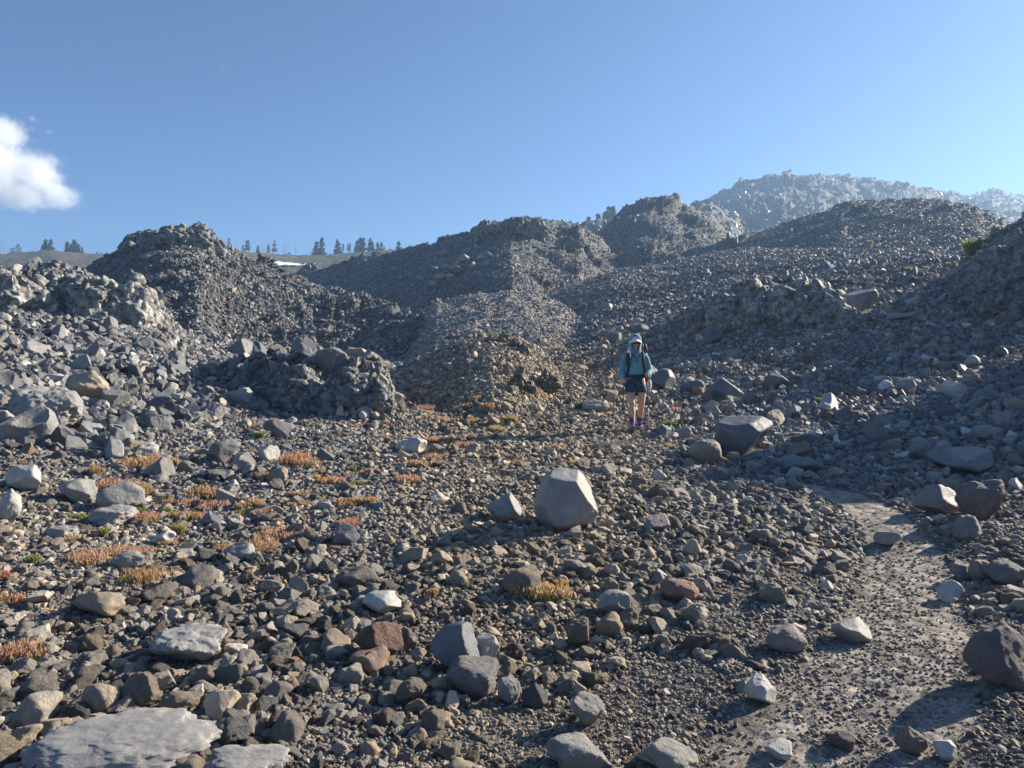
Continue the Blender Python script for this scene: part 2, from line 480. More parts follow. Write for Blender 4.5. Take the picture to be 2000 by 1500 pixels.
def rock_verts(seed, sub=4, planes=13, soft=.035, asp=(1, .85, .7), rough=.05, dmin=.45, dmax=.9, facet=0.0, extra=None, scoops=0):
    rg = np.random.RandomState(seed)
    d, f = ICO[sub]
    n = rg.normal(size=(planes, 3)); n /= np.linalg.norm(n, axis=1)[:, None]
    dist = rg.uniform(dmin, dmax, planes)
    if extra is not None:
        n = np.vstack([n, [np.array(e[:3]) / np.linalg.norm(e[:3]) for e in extra]]); dist = np.append(dist, [e[3] for e in extra])
    c = d @ n.T
    r = np.where(c > .05, dist[None, :] / np.maximum(c, .05), 9.0)
    r = np.minimum(r, 9.0)
    r = np.hstack([r, np.ones((len(d), 1)) * 1.02])
    for k in range(scoops):          # hollow broken faces
        m_ = rg.normal(size=3); m_ /= np.linalg.norm(m_)
        Rc = rg.uniform(.5, 1.3); cc = m_ * (rg.uniform(.5, .72) + Rc)
        b_ = d @ cc; dsc = b_ * b_ - (cc @ cc - Rc * Rc)
        tq = np.where((dsc > 0) & (b_ > 0), b_ - np.sqrt(np.maximum(dsc, 0)), 9.0)
        r = np.hstack([r, tq[:, None]])
    if soft > 0:
        m = r.min(1, keepdims=True)
        r = (m[:, 0] - soft * np.log(np.exp(-(r - m) / soft).sum(1)))
    else: r = r.min(1)
    p = d * r[:, None]
    p = p * (1 + rough * fbm3(p + seed * 1.7, 2.1, seed, 4, .55))[:, None]
    if facet: p = p * (1 + facet * facet3(p + seed * .37, 2.6, seed + 9, 1.2))[:, None]
    p = p * np.array(asp)
    p /= (p.max(0) - p.min(0))[0]     # unit width in x
    p[:, 2] -= (p[:, 2].max() + p[:, 2].min()) / 2
    p[:, :2] -= (p[:, :2].max(0) + p[:, :2].min(0)) / 2
    return p, f

def rock_mesh(name, seed, mat, **kw):
    p, f = rock_verts(seed, **kw)
    return mesh_np(name, p, f, [mat])

rs = random.Random(7)
VAR = {"angular": [], "rounded": [], "lava": [], "chip": []}
for i in range(18):
    VAR["angular"].append(rock_mesh("angular_stone", 100 + i, M_ROCK, sub=5, planes=rs.randint(9, 15), soft=.02, asp=(1, rs.uniform(.7, 1), rs.uniform(.5, .85)), rough=.07, dmin=.36, facet=.03, scoops=2))
    VAR["rounded"].append(rock_mesh("rounded_stone", 200 + i, M_ROUGH if i % 2 else M_ROCK, sub=4, planes=rs.randint(9, 14), soft=.05, asp=(1, rs.uniform(.7, 1), rs.uniform(.5, .85)), rough=.12, dmin=.5, dmax=.98, scoops=1))
    VAR["lava"].append(rock_mesh("lava_block", 300 + i, M_LAVA, sub=5, planes=rs.randint(7, 12), soft=.012, asp=(1, rs.uniform(.65, 1), rs.uniform(.45, .9)), rough=.04, dmin=.36, dmax=.85, facet=.02, scoops=3))
for i in range(12):
    VAR["chip"].append(rock_mesh("gravel_chip", 400 + i, M_ROCK, sub=2, planes=7, soft=.02, asp=(1, rs.uniform(.7, 1), rs.uniform(.45, .8)), rough=.05, dmin=.5))

for me_ in VAR["angular"] + VAR["lava"]: me_.set_sharp_from_angle(angle=R(24))
TINTS = {
 "dark blue-grey": (.125, .138, .16), "dark grey": (.15, .152, .16), "grey": (.25, .25, .25), "pale grey": (.42, .415, .40),
 "brownish": (.28, .24, .19), "tan": (.40, .345, .265), "reddish brown": (.22, .135, .11), "mauve-grey": (.22, .19, .195)}
TN = list(TINTS)
PAL = {  # probabilities per region in TN order
 "fore": [.13, .17, .3, .12, .14, .07, .03, .04],
 "rubble": [.38, .3, .22, .06, .02, .01, .0, .01],
 "slope": [.22, .2, .25, .06, .12, .04, .03, .08],
 "hill": [.24, .3, .36, .01, .07, .0, .01, .01]}

def uv_of(x, y, z):
    return 1000 + F * x / y, 750 - F * (z - EYE) / y

# path centre line and bare patches, from where they lie on the ground
def gp(u, v):
    x, y, z = hit(u, v); return x, y
PATH = []
for (u, v, hw) in [(1610,1500,235),(1680,1400,200),(1740,1300,160),(1770,1200,118),(1775,1120,95),(1755,1050,68),(1710,1000,55),(1640,968,52),(1560,945,18),(1450,925,12),(1360,905,20),(1290,880,32),(1238,848,26),(1222,810,14),(1205,770,12),(1185,725,13),(1155,697,14),(1105,683,10)]:
    x, y = gp(u, v); PATH.append((x, y, hw * y / F))
BARE = []
for (u, v, r) in [(950,1420,70),(1060,1450,130),(1230,1400,110),(1350,1340,75),(1380,1440,130),(1500,1480,120),(1480,1230,75),(1450,1160,40),(1560,1130,40),(1960,1250,110),(1900,1430,120),(1250,1300,50),(1860,1080,30)]:
    x, y = gp(u, v); BARE.append((x, y, r * y / F))

def path_d(x, y):
    """Signed distance to the trodden path / bare patches, in half widths (<1 inside)."""
    best = np.full(np.shape(x), 9.0)
    for (x0, y0, w0), (x1, y1, w1) in zip(PATH[:-1], PATH[1:]):
        dx, dy = x1 - x0, y1 - y0; L = dx * dx + dy * dy
        s = np.clip(((x - x0) * dx + (y - y0) * dy) / L, 0, 1)
        d = np.hypot(x - x0 - s * dx, y - y0 - s * dy) / (w0 + (w1 - w0) * s)
        best = np.minimum(best, d)
    return best
def bare_d(x, y):
    best = np.full(np.shape(x), 9.0)
    for (x0, y0, r) in BARE:
        best = np.minimum(best, np.hypot(x - x0, (y - y0) * .55) / r)
    return best + .25 * vnoise2(np.asarray(x) * 5, np.asarray(y) * 5, 77)

for me_, vv_ in LAND_MESH.values():
    a_ = me_.attributes.new("dust", 'FLOAT', 'POINT')
    q_ = path_d(vv_[:, 0], vv_[:, 1]); b_ = bare_d(vv_[:, 0], vv_[:, 1])
    q_ = q_ + .25 * vnoise2(vv_[:, 0] * 3, vv_[:, 1] * 3, 55)
    dd = np.maximum(sstep(1.25, .6, q_) * np.where(vv_[:, 1] > 8.5, .45, 1), .35 * sstep(1.1, .5, b_)); dd[vv_[:, 1] < 1.2] = 0
    a_.data.foreach_set("value", dd.astype(np.float32))
CLASSES = {  # region -> (size from, size to, cover)
 "fore": [(.3, .2, .03), (.2, .13, .24), (.13, .085, .6), (.085, .055, .7), (.055, .033, .7), (.033, .02, .7), (.02, .012, .5)],
 "flat": [(.34, .22, .03), (.22, .14, .11), (.14, .09, .38), (.09, .055, .9), (.055, .033, .8), (.033, .02, .7)],
 "rubble": [(.8, .5, .025), (.5, .33, .16), (.33, .21, .8), (.21, .13, .9), (.13, .08, .6), (.08, .05, .5)],
 "slope": [(.6, .38, .04), (.38, .24, .12), (.24, .15, .3), (.15, .09, .5), (.09, .055, .6), (.055, .033, .5)],
 "fine": [(.5, .3, .01), (.3, .18, .05), (.18, .11, .2), (.11, .07, .4), (.07, .045, .5)],
 "hill": [(.9, .6, .005), (.6, .42, .015), (.42, .3, .06), (.3, .2, .4), (.2, .14, .6)],
 "far": [(3, 2, .015), (2, 1.4, .07), (1.4, .9, .1)]}
KIND_OF = [l[0] for l in LAYERS]
mi = [i for i, n in enumerate(KIND_OF) if n == "mound"]

def region(x, y):
    t = x / y; u = 1000 + F * t
    z, ix = terrain(x, y, False)
    reg = np.full(x.shape, "fore", dtype=object)
    v = 750 - F * (z - EYE) / y
    reg[(y > 6) & (u < 1175)] = "flat"
    # left rubble bank edge runs from (0, 930) to (620, 800) in plan
    edge = 8.8 + 5.2 * sstep(150, 620, u)
    reg[(u < 790) & (y > edge)] = "rubble"
    reg[(u > 1290) & (y > 7.2 + 4 * sstep(1650, 1300, u))] = "slope"
    reg[(u > 1170) & (u <= 1290) & (y > 14.5)] = "slope"
    reg[(u > 1080) & (u <= 1290) & (y <= 14.5) & (y > 8)] = "flat"
    for i, n in enumerate(KIND_OF):
        m = ix == i
        if i == mi[1] : reg[m] = "fine"
        elif n in ("ledge", "left_rise"): reg[m] = "rubble"
        elif n in ("outcrop_rise", "right_rise", "added_shade_bank"): reg[m] = "slope"
    reg[(y > 32)] = "hill"
    reg[(ix == mi[0])] = "fine"
    reg[(y > 160)] = "far"
    reg[ix == KIND_OF.index("tree_ridge")] = "none"
    reg[(y > 130) & (u < 1000)] = "none"
    return reg

HERO = []   # filled below; (x, y, radius) blocks smaller stones
STONES = [] # (x, y, size, region)
rng = np.random.RandomState(5)
RES = .0016
OT0, OL0 = -1.38, math.log(1.9)
occ = np.zeros((int((math.log(520) - OL0) / RES) + 4, int(2.76 / RES) + 4), bool)
def disc(t, l, r):
    i, j = int((l - OL0) / RES), int((t - OT0) / RES)
    k = max(0, int(r / RES))
    i0, i1, j0, j1 = max(0, i - k), min(occ.shape[0], i + k + 1), max(0, j - k), min(occ.shape[1], j + k + 1)
    if i1 <= i0 or j1 <= j0: return
    ii, jj = np.ogrid[i0:i1, j0:j1]
    occ[i0:i1, j0:j1] |= ((ii - i) ** 2 + (jj - j) ** 2 <= k * k)

MINPX = 5.2 / F
def scatter():
    cand = []
    for l0 in np.arange(OL0, math.log(500), .06):
        y0, y1 = math.exp(l0), math.exp(l0 + .06)
        for reg, cl in CLASSES.items():
            if reg in ("hill",) and y1 < 30: continue
            if reg == "far" and y1 < 150: continue
            if reg in ("fore",) and y0 > 16: continue
            if reg in ("rubble", "slope", "fine", "flat") and (y0 > 60 or y1 < 5): continue
            for a, b, cov in cl:
                ym = (y0 + y1) / 2; sm = math.sqrt(a * b)
                mpx = MINPX * (.75 if reg in ('hill', 'far', 'fine') else 1)
                if a < mpx * ym: continue
                frac = 1.0
                TW = 1.35 if ym < 14 else .95
                n = int(cov * (2 * TW * .06) / (.6 * (sm / ym) ** 2) * frac) + 1
                n = min(n, 14000)
                t = rng.uniform(-TW, TW, n); l = rng.uniform(l0, l0 + .06, n)
                s = b * (a / b) ** rng.rand(n)
                Y = np.exp(l); X = t * Y
                ok = s > mpx * Y
                t, l, s, X, Y = t[ok], l[ok], s[ok], X[ok], Y[ok]
                if not len(t): continue
                rr = region(X, Y)
                ok = rr == reg
                if reg == 'hill':
                    ixx = terrain(X, Y, False)[1]
                    ok &= ~(np.isin(ixx, [-1, 3, 6]) & (rng.rand(len(X)) < (.8 if b > .25 else .45)))
                t, l, s, X, Y = t[ok], l[ok], s[ok], X[ok], Y[ok]
                if not len(t): continue
                pd = path_d(X, Y); bd = bare_d(X, Y)
                lim = np.where(pd < .85, .028, np.where(pd < 1.05, .07, 9.))
                lim = np.where((pd < .9) & (rng.rand(len(t)) > .3), 0.0, lim)
                lim = np.where((pd < 1.05) & (Y > 8.5), np.where(pd < .6, .09, .2) * (rng.rand(len(t)) < .8) * np.where(Y > 14, 6, 1), lim)
                lim = np.minimum(lim, np.where(bd < 1.0, np.where(rng.rand(len(t)) < .25, .05, .0), 9.))
                sl = grid_at(slope, t, Y); cm = grid_at(cummax, t, Y)
                vis = sl + s / Y > cm - .03
                if reg in ('fore', 'flat', 'slope'):
                    nz_ = vnoise2(X / 1.1, Y / 1.6, 131) + .5 * vnoise2(X / .45, Y / .6, 133)
                    vis &= (s * F / Y < 22) | (rng.rand(len(t)) < .25 + 1.1 * sstep(-.35, .5, nz_))
                ok = (s < lim) & vis
                for q in zip(t[ok], l[ok], s[ok], X[ok], Y[ok], [reg] * int(ok.sum())): cand.append(q)
    cand.sort(key=lambda q: -q[2] / q[4] * (1))
    out = []
    for t, l, s, X, Y, reg in cand:
        i, j = int((l - OL0) / RES), int((t - OT0) / RES)
        if occ[i, j]: continue
        disc(t, l, .40 * s / Y)
        out.append((X, Y, s, reg))
    return out

# ------------------------------------------------------------------ the rocks one can name
# u, v of the base, width, height in the photograph, tint, kind of stone, seed, yaw, name, label
H = [
 (1108,1040,128,118,"grey","hero",1,0,"boulder","big upright boulder with pale flat top standing alone in the centre foreground"),
 (1465,890,118,76,"dark blue-grey","big",2,20,"boulder","big dark faceted boulder overhanging on one side, right of the hiker"),
 (1382,908,64,48,"brownish","round",3,0,"boulder","brown-grey stone leaning under the big dark boulder"),
 (1418,788,74,52,"dark blue-grey","big",4,-30,"boulder","dark pointed boulder upslope of the big dark boulder, right of the hiker"),
 (1357,770,52,28,"dark blue-grey","round",5,0,"boulder","flat dark boulder between the hiker and the pointed boulder"),
 (1524,762,52,34,"dark grey","big",6,0,"boulder","dark wedge-shaped boulder right of the pointed boulder"),
 (1572,930,88,40,"dark blue-grey","big",7,-15,"boulder","low dark slab with overhanging lip above the bend of the path"),
 (1165,808,54,28,"grey","round",8,0,"boulder","smooth rounded grey boulder beside the green tuft, left of the hiker"),
 (1298,858,40,28,"dark blue-grey","big",9,30,"boulder","dark triangular stone just right of the hiker's feet"),
 (886,1318,100,90,"dark blue-grey","wedge",10,0,"boulder","smooth blue-grey wedge with a curved ridge, front centre"),
 (921,1368,106,62,"grey","rough",11,0,"boulder","rough grey block lying in front of the blue-grey wedge"),
 (737,1292,92,68,"reddish brown","rough",12,0,"boulder","dark reddish rounded boulder left of the blue-grey wedge"),
 (1150,1432,70,62,"pale grey","rough",13,0,"boulder","pale rough block on bare gravel at the bottom centre"),
 (1676,1262,80,44,"grey","big",14,0,"boulder","grey flat-topped stone lying alone in the gravel path"),
 (1545,1280,80,48,"mauve-grey","round",15,0,"boulder","mauve-grey rounded stone at the left edge of the path"),
 (1868,1180,52,40,"pale grey","big",16,0,"boulder","pale angular stone at the right edge of the path"),
 (1975,1350,125,118,"mauve-grey","rough",17,0,"boulder","large mauve-grey boulder cut off by the right edge, lower right"),
 (1842,1008,90,58,"mauve-grey","big",18,0,"boulder","dark mauve block above the path, left one of the big pair"),
 (1935,1020,84,80,"mauve-grey","rough",19,10,"boulder","tall mauve block above the path, right one of the big pair"),
 (1920,928,112,48,"dark grey","big",20,0,"boulder","long dark grey slab on the slope near the right edge"),
 (1850,912,48,50,"grey","big",21,0,"boulder","upright grey block left of the long grey slab"),
 (1808,898,44,42,"grey","round",22,0,"boulder","squat grey block touching the upright grey block on the right slope"),
 (220,1002,94,56,"grey","round",23,0,"boulder","large smooth grey boulder behind the left plant patches"),
 (138,986,70,46,"grey","big",24,0,"boulder","grey boulder left of the large smooth grey boulder"),
 (36,962,74,52,"pale grey","big",25,0,"boulder","pale flat boulder at the left edge above the plants"),
 (8,1020,46,62,"pale grey","round",26,0,"boulder","rounded boulder cut off by the left edge above the plants"),
 (426,912,66,52,"dark grey","big",27,0,"boulder","dark boulder with bright right face above the red plants"),
 (300,938,60,44,"dark grey","wedge",28,0,"boulder","curved grey boulder beside the yellow-green plants at the rubble foot"),
 (212,900,50,40,"grey","big",29,0,"boulder","grey block at the foot of the left rubble bank"),
 (672,1068,54,42,"dark blue-grey","big",30,0,"boulder","dark pointed stone right of the long row of red plants"),
 (460,1100,60,36,"grey","big",31,0,"boulder","grey flat-faced stone below the red and green patches"),
 (740,1204,80,42,"pale grey","big",32,0,"boulder","pale triangular slab left of the orange plant cushion"),
 (185,1545,400,165,"grey","slab",33,0,"bedrock_slab","large grey bedrock slab at the bottom left corner"),
 (440,1540,210,84,"grey","slab",34,0,"bedrock_slab","smaller grey bedrock slab right of the big one at the bottom edge"),
 (345,1310,150,62,"grey","slab",35,0,"boulder","smooth low mauve boulder half buried above the bottom left slab"),
 (183,1400,76,56,"brownish","round",36,0,"boulder","round brown stone sitting on the big bedrock slab"),
 (264,1388,84,62,"brownish","rough",37,0,"boulder","rough brown boulder right of the round brown stone"),
 (336,1408,88,46,"brownish","rough",38,0,"boulder","low rough brown block right of the rough brown boulder"),
 (426,1410,64,52,"tan","big",39,25,"boulder","tan pointed stone leaning to the right, bottom left"),
 (436,1468,88,54,"dark grey","rough",40,0,"boulder","dark oval stone lying on the smaller bedrock slab"),
 (800,1384,60,50,"brownish","rough",41,0,"boulder","tan-brown block left of the rough grey block"),
 (985,1018,72,52,"grey","wedge",42,0,"boulder","smooth layered grey stone just left of the upright boulder"),
 (806,890,50,34,"pale grey","big",43,0,"boulder","bright angular stone above the red plants, left of centre"),
 (733,806,54,30,"grey","round",44,0,"boulder","smooth pale boulder at the right end of the lava ledge"),
 (455,795,54,38,"grey","big",45,0,"boulder","pale-topped block in the left rubble bank"),
 (150,785,100,62,"tan","rough",46,-20,"boulder","tan sunlit boulder embedded high in the left rubble"),
 (60,838,140,84,"grey","slab",47,0,"boulder","broad smooth dark boulder below the tan sunlit boulder"),
 (1495,1382,62,54,"pale grey","big",48,0,"boulder","pale angular stone with a sharp ridge left of the path"),
 (1790,1478,60,48,"tan","rough",49,0,"boulder","tan layered stone in the gravel near the bottom right"),
 (1856,1488,42,34,"pale grey","big",50,0,"boulder","small pale block right of the tan layered stone"),
 (1655,1472,58,34,"mauve-grey","rough",51,0,"boulder","mauve stone sunk in the path near the bottom edge"),
 (1526,1488,56,30,"pale grey","big",52,0,"boulder","pale flat slab at the bottom edge, left of the path"),
 (1740,1068,46,28,"grey","big",53,0,"boulder","flat grey stone in the path just below its bend"),
 (1886,1138,40,38,"mauve-grey","round",54,0,"boulder","round stone right of the path, leftmost of a row"),
 (1926,1140,44,42,"mauve-grey","round",55,0,"boulder","round dark stone in the middle of the row right of the path"),
 (1985,1145,80,42,"grey","rough",56,0,"boulder","long stone at the right end of the row, right edge"),
 (1690,611,68,48,"grey","big",57,0,"boulder","large grey boulder high on the right slope beside the craggy outcrop"),
 (1902,1058,54,48,"mauve-grey","round",58,0,"boulder","rounded mauve stone below the big pair of blocks"),
 (1302,762,54,42,"dark blue-grey","big",59,0,"boulder","large dark angular boulder right behind the hiker's backpack"),
 (1276,748,30,22,"grey","big",60,0,"boulder","grey boulder touching the hiker's backpack from behind"),
 (1252,652,34,20,"dark grey","round",61,0,"boulder","dark rounded boulder above the hiker's head"),
 (1200,672,34,26,"dark grey","big",62,0,"boulder","dark flat boulder left of the hiker's head"),
 (1400,672,44,34,"dark blue-grey","big",63,0,"boulder","dark square block in the boulder band above the slope"),
 (1185,606,30,15,"grey","big",64,0,"boulder","pale boulder alone at the foot of the dark hillside"),
 (1333,1180,78,42,"reddish brown","round",65,0,"boulder","reddish rounded stone right of the orange plant cushion"),
 (1203,1206,68,48,"grey","big",66,0,"boulder","pale-topped grey stone right of the orange plant cushion"),
 (1130,1268,50,54,"brownish","rough",67,0,"boulder","brown rough stone below the orange plant cushion"),
 (952,1292,50,48,"pale grey","big",68,0,"boulder","bright faceted stone tucked behind the blue-grey wedge"),
 (1045,1386,54,46,"dark grey","pyr",69,0,"boulder","small pyramid-shaped stone right of the rough grey block"),
 (994,1378,46,48,"grey","round",70,0,"boulder","oval stone between the rough grey block and the pyramid stone"),
 (1285,1042,52,34,"mauve-grey","big",71,0,"boulder","mauve stone right of the upright boulder"),
 (1135,1515,130,52,"pale grey","rough",72,0,"boulder","pale grainy boulder cut off by the bottom edge, centre"),
 (1315,1520,120,44,"pale grey","rough",73,0,"boulder","flat pale boulder cut off by the bottom edge, right of centre"),
 (630,905,40,30,"dark blue-grey","big",74,0,"boulder","dark stone beside the red plants at the rubble foot"),
 (518,905,44,34,"pale grey","big",75,0,"boulder","pale stone left of the largest red plant patch"),
 (205,1030,80,36,"grey","slab",76,0,"boulder","low grey stone in front of the large smooth grey boulder"),
 (108,1055,60,22,"grey","slab",77,0,"boulder","flat slab lying left of the yellow-green tuft"),
 (405,1030,44,26,"dark grey","big",78,0,"boulder","dark flat stone among the red plants"),
 (313,1068,46,30,"pale grey","big",79,0,"boulder","pale square stone above the long red plant patch"),
 (240,1115,66,34,"grey","round",80,0,"boulder","rounded grey stone behind the green and pink patch"),
 (540,862,52,42,"dark grey","big",81,0,"boulder","dark block near the foot of the left rubble"),
 (1580,870,60,22,"dark blue-grey","round",82,0,"boulder","long dark stone lying right of the big dark boulder"),
 (1768,628,60,20,"grey","slab",83,0,"boulder","long flat boulder on the upper right slope"),
 (1912,716,44,22,"pale grey","round",84,0,"boulder","pale flat-topped boulder on the right slope"),
 (1735,752,46,18,"pale grey","round",85,0,"boulder","small flat pale stone on the right slope"),
 (1445,622,30,22,"grey","big",86,0,"boulder","grey stone at the foot of the craggy outcrop"),
 (1935,862,52,30,"grey","round",87,0,"boulder","grey boulder above the long grey slab"),
 (640,730,66,52,"dark grey","big",88,0,"boulder","large dark block in the middle of the lava ledge"),
 (460,700,50,40,"dark grey","wedge",89,0,"boulder","dark hollowed block in the upper left rubble"),
]
def hero_mesh(kind, seed):
    kw = dict(sub=5, rough=.04)
    if kind == "hero":
        return rock_mesh("boulder", 1001, M_LAVA, sub=6, planes=5, soft=.012, asp=(1, .9, 1), rough=.03, dmin=.85, dmax=.98,
            extra=[(0.05, -.25, 1, .80), (-.1, -1, .12, .72), (.55, -.72, -.35, .82), (1, -.25, .55, .66), (.9, .3, -.15, .78), (-1, -.1, .35, .72), (-.9, -.3, -.35, .78), (.35, -.6, -.9, .86)])
    if kind == "big":
        return rock_mesh("boulder", 1000 + seed * 7, M_LAVA, planes=11, soft=.014, asp=(1, .85, .85), dmin=.45, dmax=.88, scoops=2, **kw)
    if kind == "wedge":
        return rock_mesh("boulder", 1000 + seed, M_LAVA, sub=5, planes=6, soft=.03, asp=(1, .8, .9), rough=.06, dmin=.6, dmax=.9,
            extra=[(-.7, -.4, .75, .45), (.9, -.2, .35, .5), (-.2, -1, .2, .55)])
    if kind == "pyr":
        return rock_mesh("boulder", 1000 + seed, M_ROUGH, sub=5, planes=2, soft=.02, asp=(1, .9, 1), rough=.05, dmin=.9, dmax=.95,
            extra=[(-.8, -.5, .6, .42), (.8, -.4, .6, .42), (0, .9, .6, .45), (.1, -1, .5, .45)])
    if kind == "slab":
        return rock_mesh("boulder", 1000 + seed, M_SLAB, sub=6, planes=7, soft=.09, asp=(1, .9, .6), rough=.13, dmin=.6, dmax=1., facet=.03, extra=[(.12, -.2, 1, .6)])
    if kind == "round":
        return rock_mesh("boulder", 1000 + seed, M_ROCK, planes=8, soft=.08, asp=(1, .85, .8), dmin=.62, dmax=.98, sub=5, rough=.07)
    return rock_mesh("boulder", 1000 + seed, M_ROUGH, planes=9, soft=.045, asp=(1, .85, .85), dmin=.55, dmax=.95, sub=5, rough=.1)

LAND = []   # landmarks for wording: (u, v, short phrase)
rock_count = 0
for (u, v, w, h, tint, kind, seed, yaw, name, label) in H:
    x, y, z = hit(u, v - 1)
    W, Hh = w * y / F, h * y / F
    me = hero_mesh(kind, seed)
    co = np.zeros(len(me.vertices) * 3); me.vertices.foreach_get("co", co); co = co.reshape(-1, 3)
    if name == 'bedrock_slab':
        DD = max(.12, .6 * h / F * y * y / 1.55); Hh = max(.05, h * .4 * y / F)
    # yaw in the mesh, then fit the outline to the width and height seen
    a = R(yaw); c, s = math.cos(a), math.sin(a)
    co = np.stack([co[:, 0] * c - co[:, 1] * s, co[:, 0] * s + co[:, 1] * c, co[:, 2]], 1)
    ext = co.max(0) - co.min(0)
    sc = np.array([W / ext[0], W / ext[0] * min(1.0, .95), Hh * 1.12 / ext[2]])
    if name == 'bedrock_slab': sc[1] = DD * 1.5 / ext[1]
    co = co * sc
    depth = ext[1] * sc[1]
    co[:, 2] -= co[:, 2].min() + Hh * .12
    co[:, 2] += z
    co[:, 0] += x; co[:, 1] += y + depth * .42
    cx, cy, cz = x, y + depth * .42, z
    co -= np.array([cx, cy, cz])
    # material noise is in object space: keep it in units of the stone's width
    me.vertices.foreach_set("co", (co / W).ravel()); me.update()
    o = link(name, me, loc=(cx, cy, cz)); o.scale = (W, W, W)
    o["tint"] = [float(q) for q in TINTS[tint]]
    tag(o, label, "boulder" if name == "boulder" else "bedrock")
    disc(cx / cy, math.log(cy), (.34 if name == 'bedrock_slab' else .48) * W / cy)
    if kind != "slab": disc(cx / (cy - depth * .3), math.log(cy - depth * .3), .3 * W / cy)
    rock_count += 1
    short = label.split(",")[0]
    LAND.append((u, v - h / 2, w, short))

#CRAGS
# ------------------------------------------------------------------ craggy lava outcrops
b = NB("lava_crag")
at = b.new("ShaderNodeAttribute", attribute_type='INSTANCER', attribute_name='tint')
tc = b.new("ShaderNodeTexCoord").outputs["Object"]
vr = b.new("ShaderNodeTexVoronoi"); vr.inputs["Scale"].default_value = 11; b.l.new(tc, vr.inputs["Vector"])
vr2 = b.new("ShaderNodeTexVoronoi"); vr2.inputs["Scale"].default_value = 27; b.l.new(tc, vr2.inputs["Vector"])
bw_ = b.new("ShaderNodeRGBToBW"); b.l.new(vr.outputs["Color"], bw_.inputs[0])
bw2_ = b.new("ShaderNodeRGBToBW"); b.l.new(vr2.outputs["Color"], bw2_.inputs[0])
md1 = b.noise(tc, 7, 6, .75, .5)
c_ = b.mix(1.0, at.outputs["Color"], b.ramp(bw_.outputs[0], [(.2, .55), (.8, 1.5)]), 'MULTIPLY')
c_ = b.mix(1.0, c_, b.ramp(bw2_.outputs[0], [(.2, .6), (.8, 1.4)]), 'MULTIPLY')
c_ = b.mix(b.ramp(md1, [(.50, 0.0), (.62, .45)]), c_, (.36, .31, .24))
c_ = b.mix(b.ramp(md1, [(.34, .75), (.44, 0.0)]), c_, (.05, .05, .055))
b.base(c_); b.b.inputs["Roughness"].default_value = .72
ma = b.new("ShaderNodeMath", operation='MULTIPLY_ADD'); ma.inputs[1].default_value = -.8
b.l.new(vr.outputs["Distance"], ma.inputs[0]); b.l.new(md1, ma.inputs[2]); b.bump(ma.outputs[0], .9, .2)
M_CRAG = b.m
CRAG_PTS = []
SHARD = [rock_verts(900 + k, sub=3, planes=9, soft=.012, asp=(1, .8, .55), rough=.03, dmin=.35, dmax=.85, scoops=2) for k in range(10)]
def crag_blob(uc, vtop, vbot, wpx, Y, seed, shards=170, size=.26):
    d, f = ICO[5]
    Y = (hit(uc, vbot)[1] if Y < 40 else min(Y, hit(uc, vbot)[1])) + .22 * wpx * Y / F
    W = wpx * Y / F; disc((uc - 1000) / F, math.log(Y), .20 * W / Y)
    Hh = (vbot - vtop) * Y / F
    cx, bz = (uc - 1000) / F * Y, EYE + (750 - vbot) * Y / F
    rgs = np.random.RandomState(seed)
    n = rgs.normal(size=(10, 3)); n /= np.linalg.norm(n, axis=1)[:, None]
    ds = rgs.uniform(.6, .95, 10); c = d @ n.T
    r = np.minimum(np.where(c > .05, ds / np.maximum(c, .05), 9).min(1), 1.0)
    p = d * r[:, None] * (1 + .10 * fbm3(d + seed, 3.0, seed, 4))[:, None] * (1 + .06 * facet3(d + seed, 5.5, seed, .8))[:, None]
    S = np.array([W * .5, W * .42, Hh * .9])
    v = p * S + np.array([cx, Y, bz])
    vs, fs, n0 = [v], [f], len(v)
    up = np.where((d[:, 2] > .05) & (d[:, 1] < .35))[0]
    for i_ in up[rgs.randint(0, len(up), 120 if shards > 50 else 8)]:
        if rgs.rand() < .35 + .65 * d[i_, 2]: CRAG_PTS.append((v[i_, 0], v[i_, 1] - .02 * W, v[i_, 2] - .01 * W, W * rgs.uniform(.045, .11) * (1 if shards > 50 else 2)))
    for k in range(shards):
        a = d[rgs.randint(len(d))].copy(); a[2] = abs(a[2]) * rgs.uniform(.0, 1.0); a[1] = -abs(a[1]) if rgs.rand() < .8 else a[1]; a /= np.linalg.norm(a)
        i_ = np.argmax(d @ a)
        q, fq = SHARD[rgs.randint(10)]
        s_ = W * size * rgs.uniform(.45, 1.25)
        E = np.array(Euler((rgs.normal() * .7, rgs.normal() * .7 + .6, rgs.uniform(0, 6.28))).to_matrix())
        vs.append((q * s_) @ E.T + v[i_] * .985 + np.array([cx, Y, bz]) * .015); fs.append(fq + n0); n0 += len(q)
    return np.vstack(vs), np.vstack(fs)
def crag(name, label, blobs, tint_, cat="outcrop", vox=120):
    vs, fs, n0 = [], [], 0
    for b in blobs:
        v, f = crag_blob(*b[:6], **(b[6] if len(b) > 6 else {}))
        vs.append(v); fs.append(f + n0); n0 += len(v)
    v = np.vstack(vs); c = v.mean(0); s = (v[:, 0].max() - v[:, 0].min()) / 2.2
    me = mesh_np(name, (v - c) / s, np.vstack(fs), [M_CRAG])
    o = link(name, me, loc=tuple(c)); o.scale = (s, s, s)
    md = o.modifiers.new("fuse", 'REMESH'); md.mode = 'VOXEL'; md.voxel_size = 2.2 / vox; md.use_smooth_shade = False
    md = o.modifiers.new("fracture", 'DECIMATE'); md.ratio = .11
    o["tint"] = list(tint_); tag(o, label, cat); return o
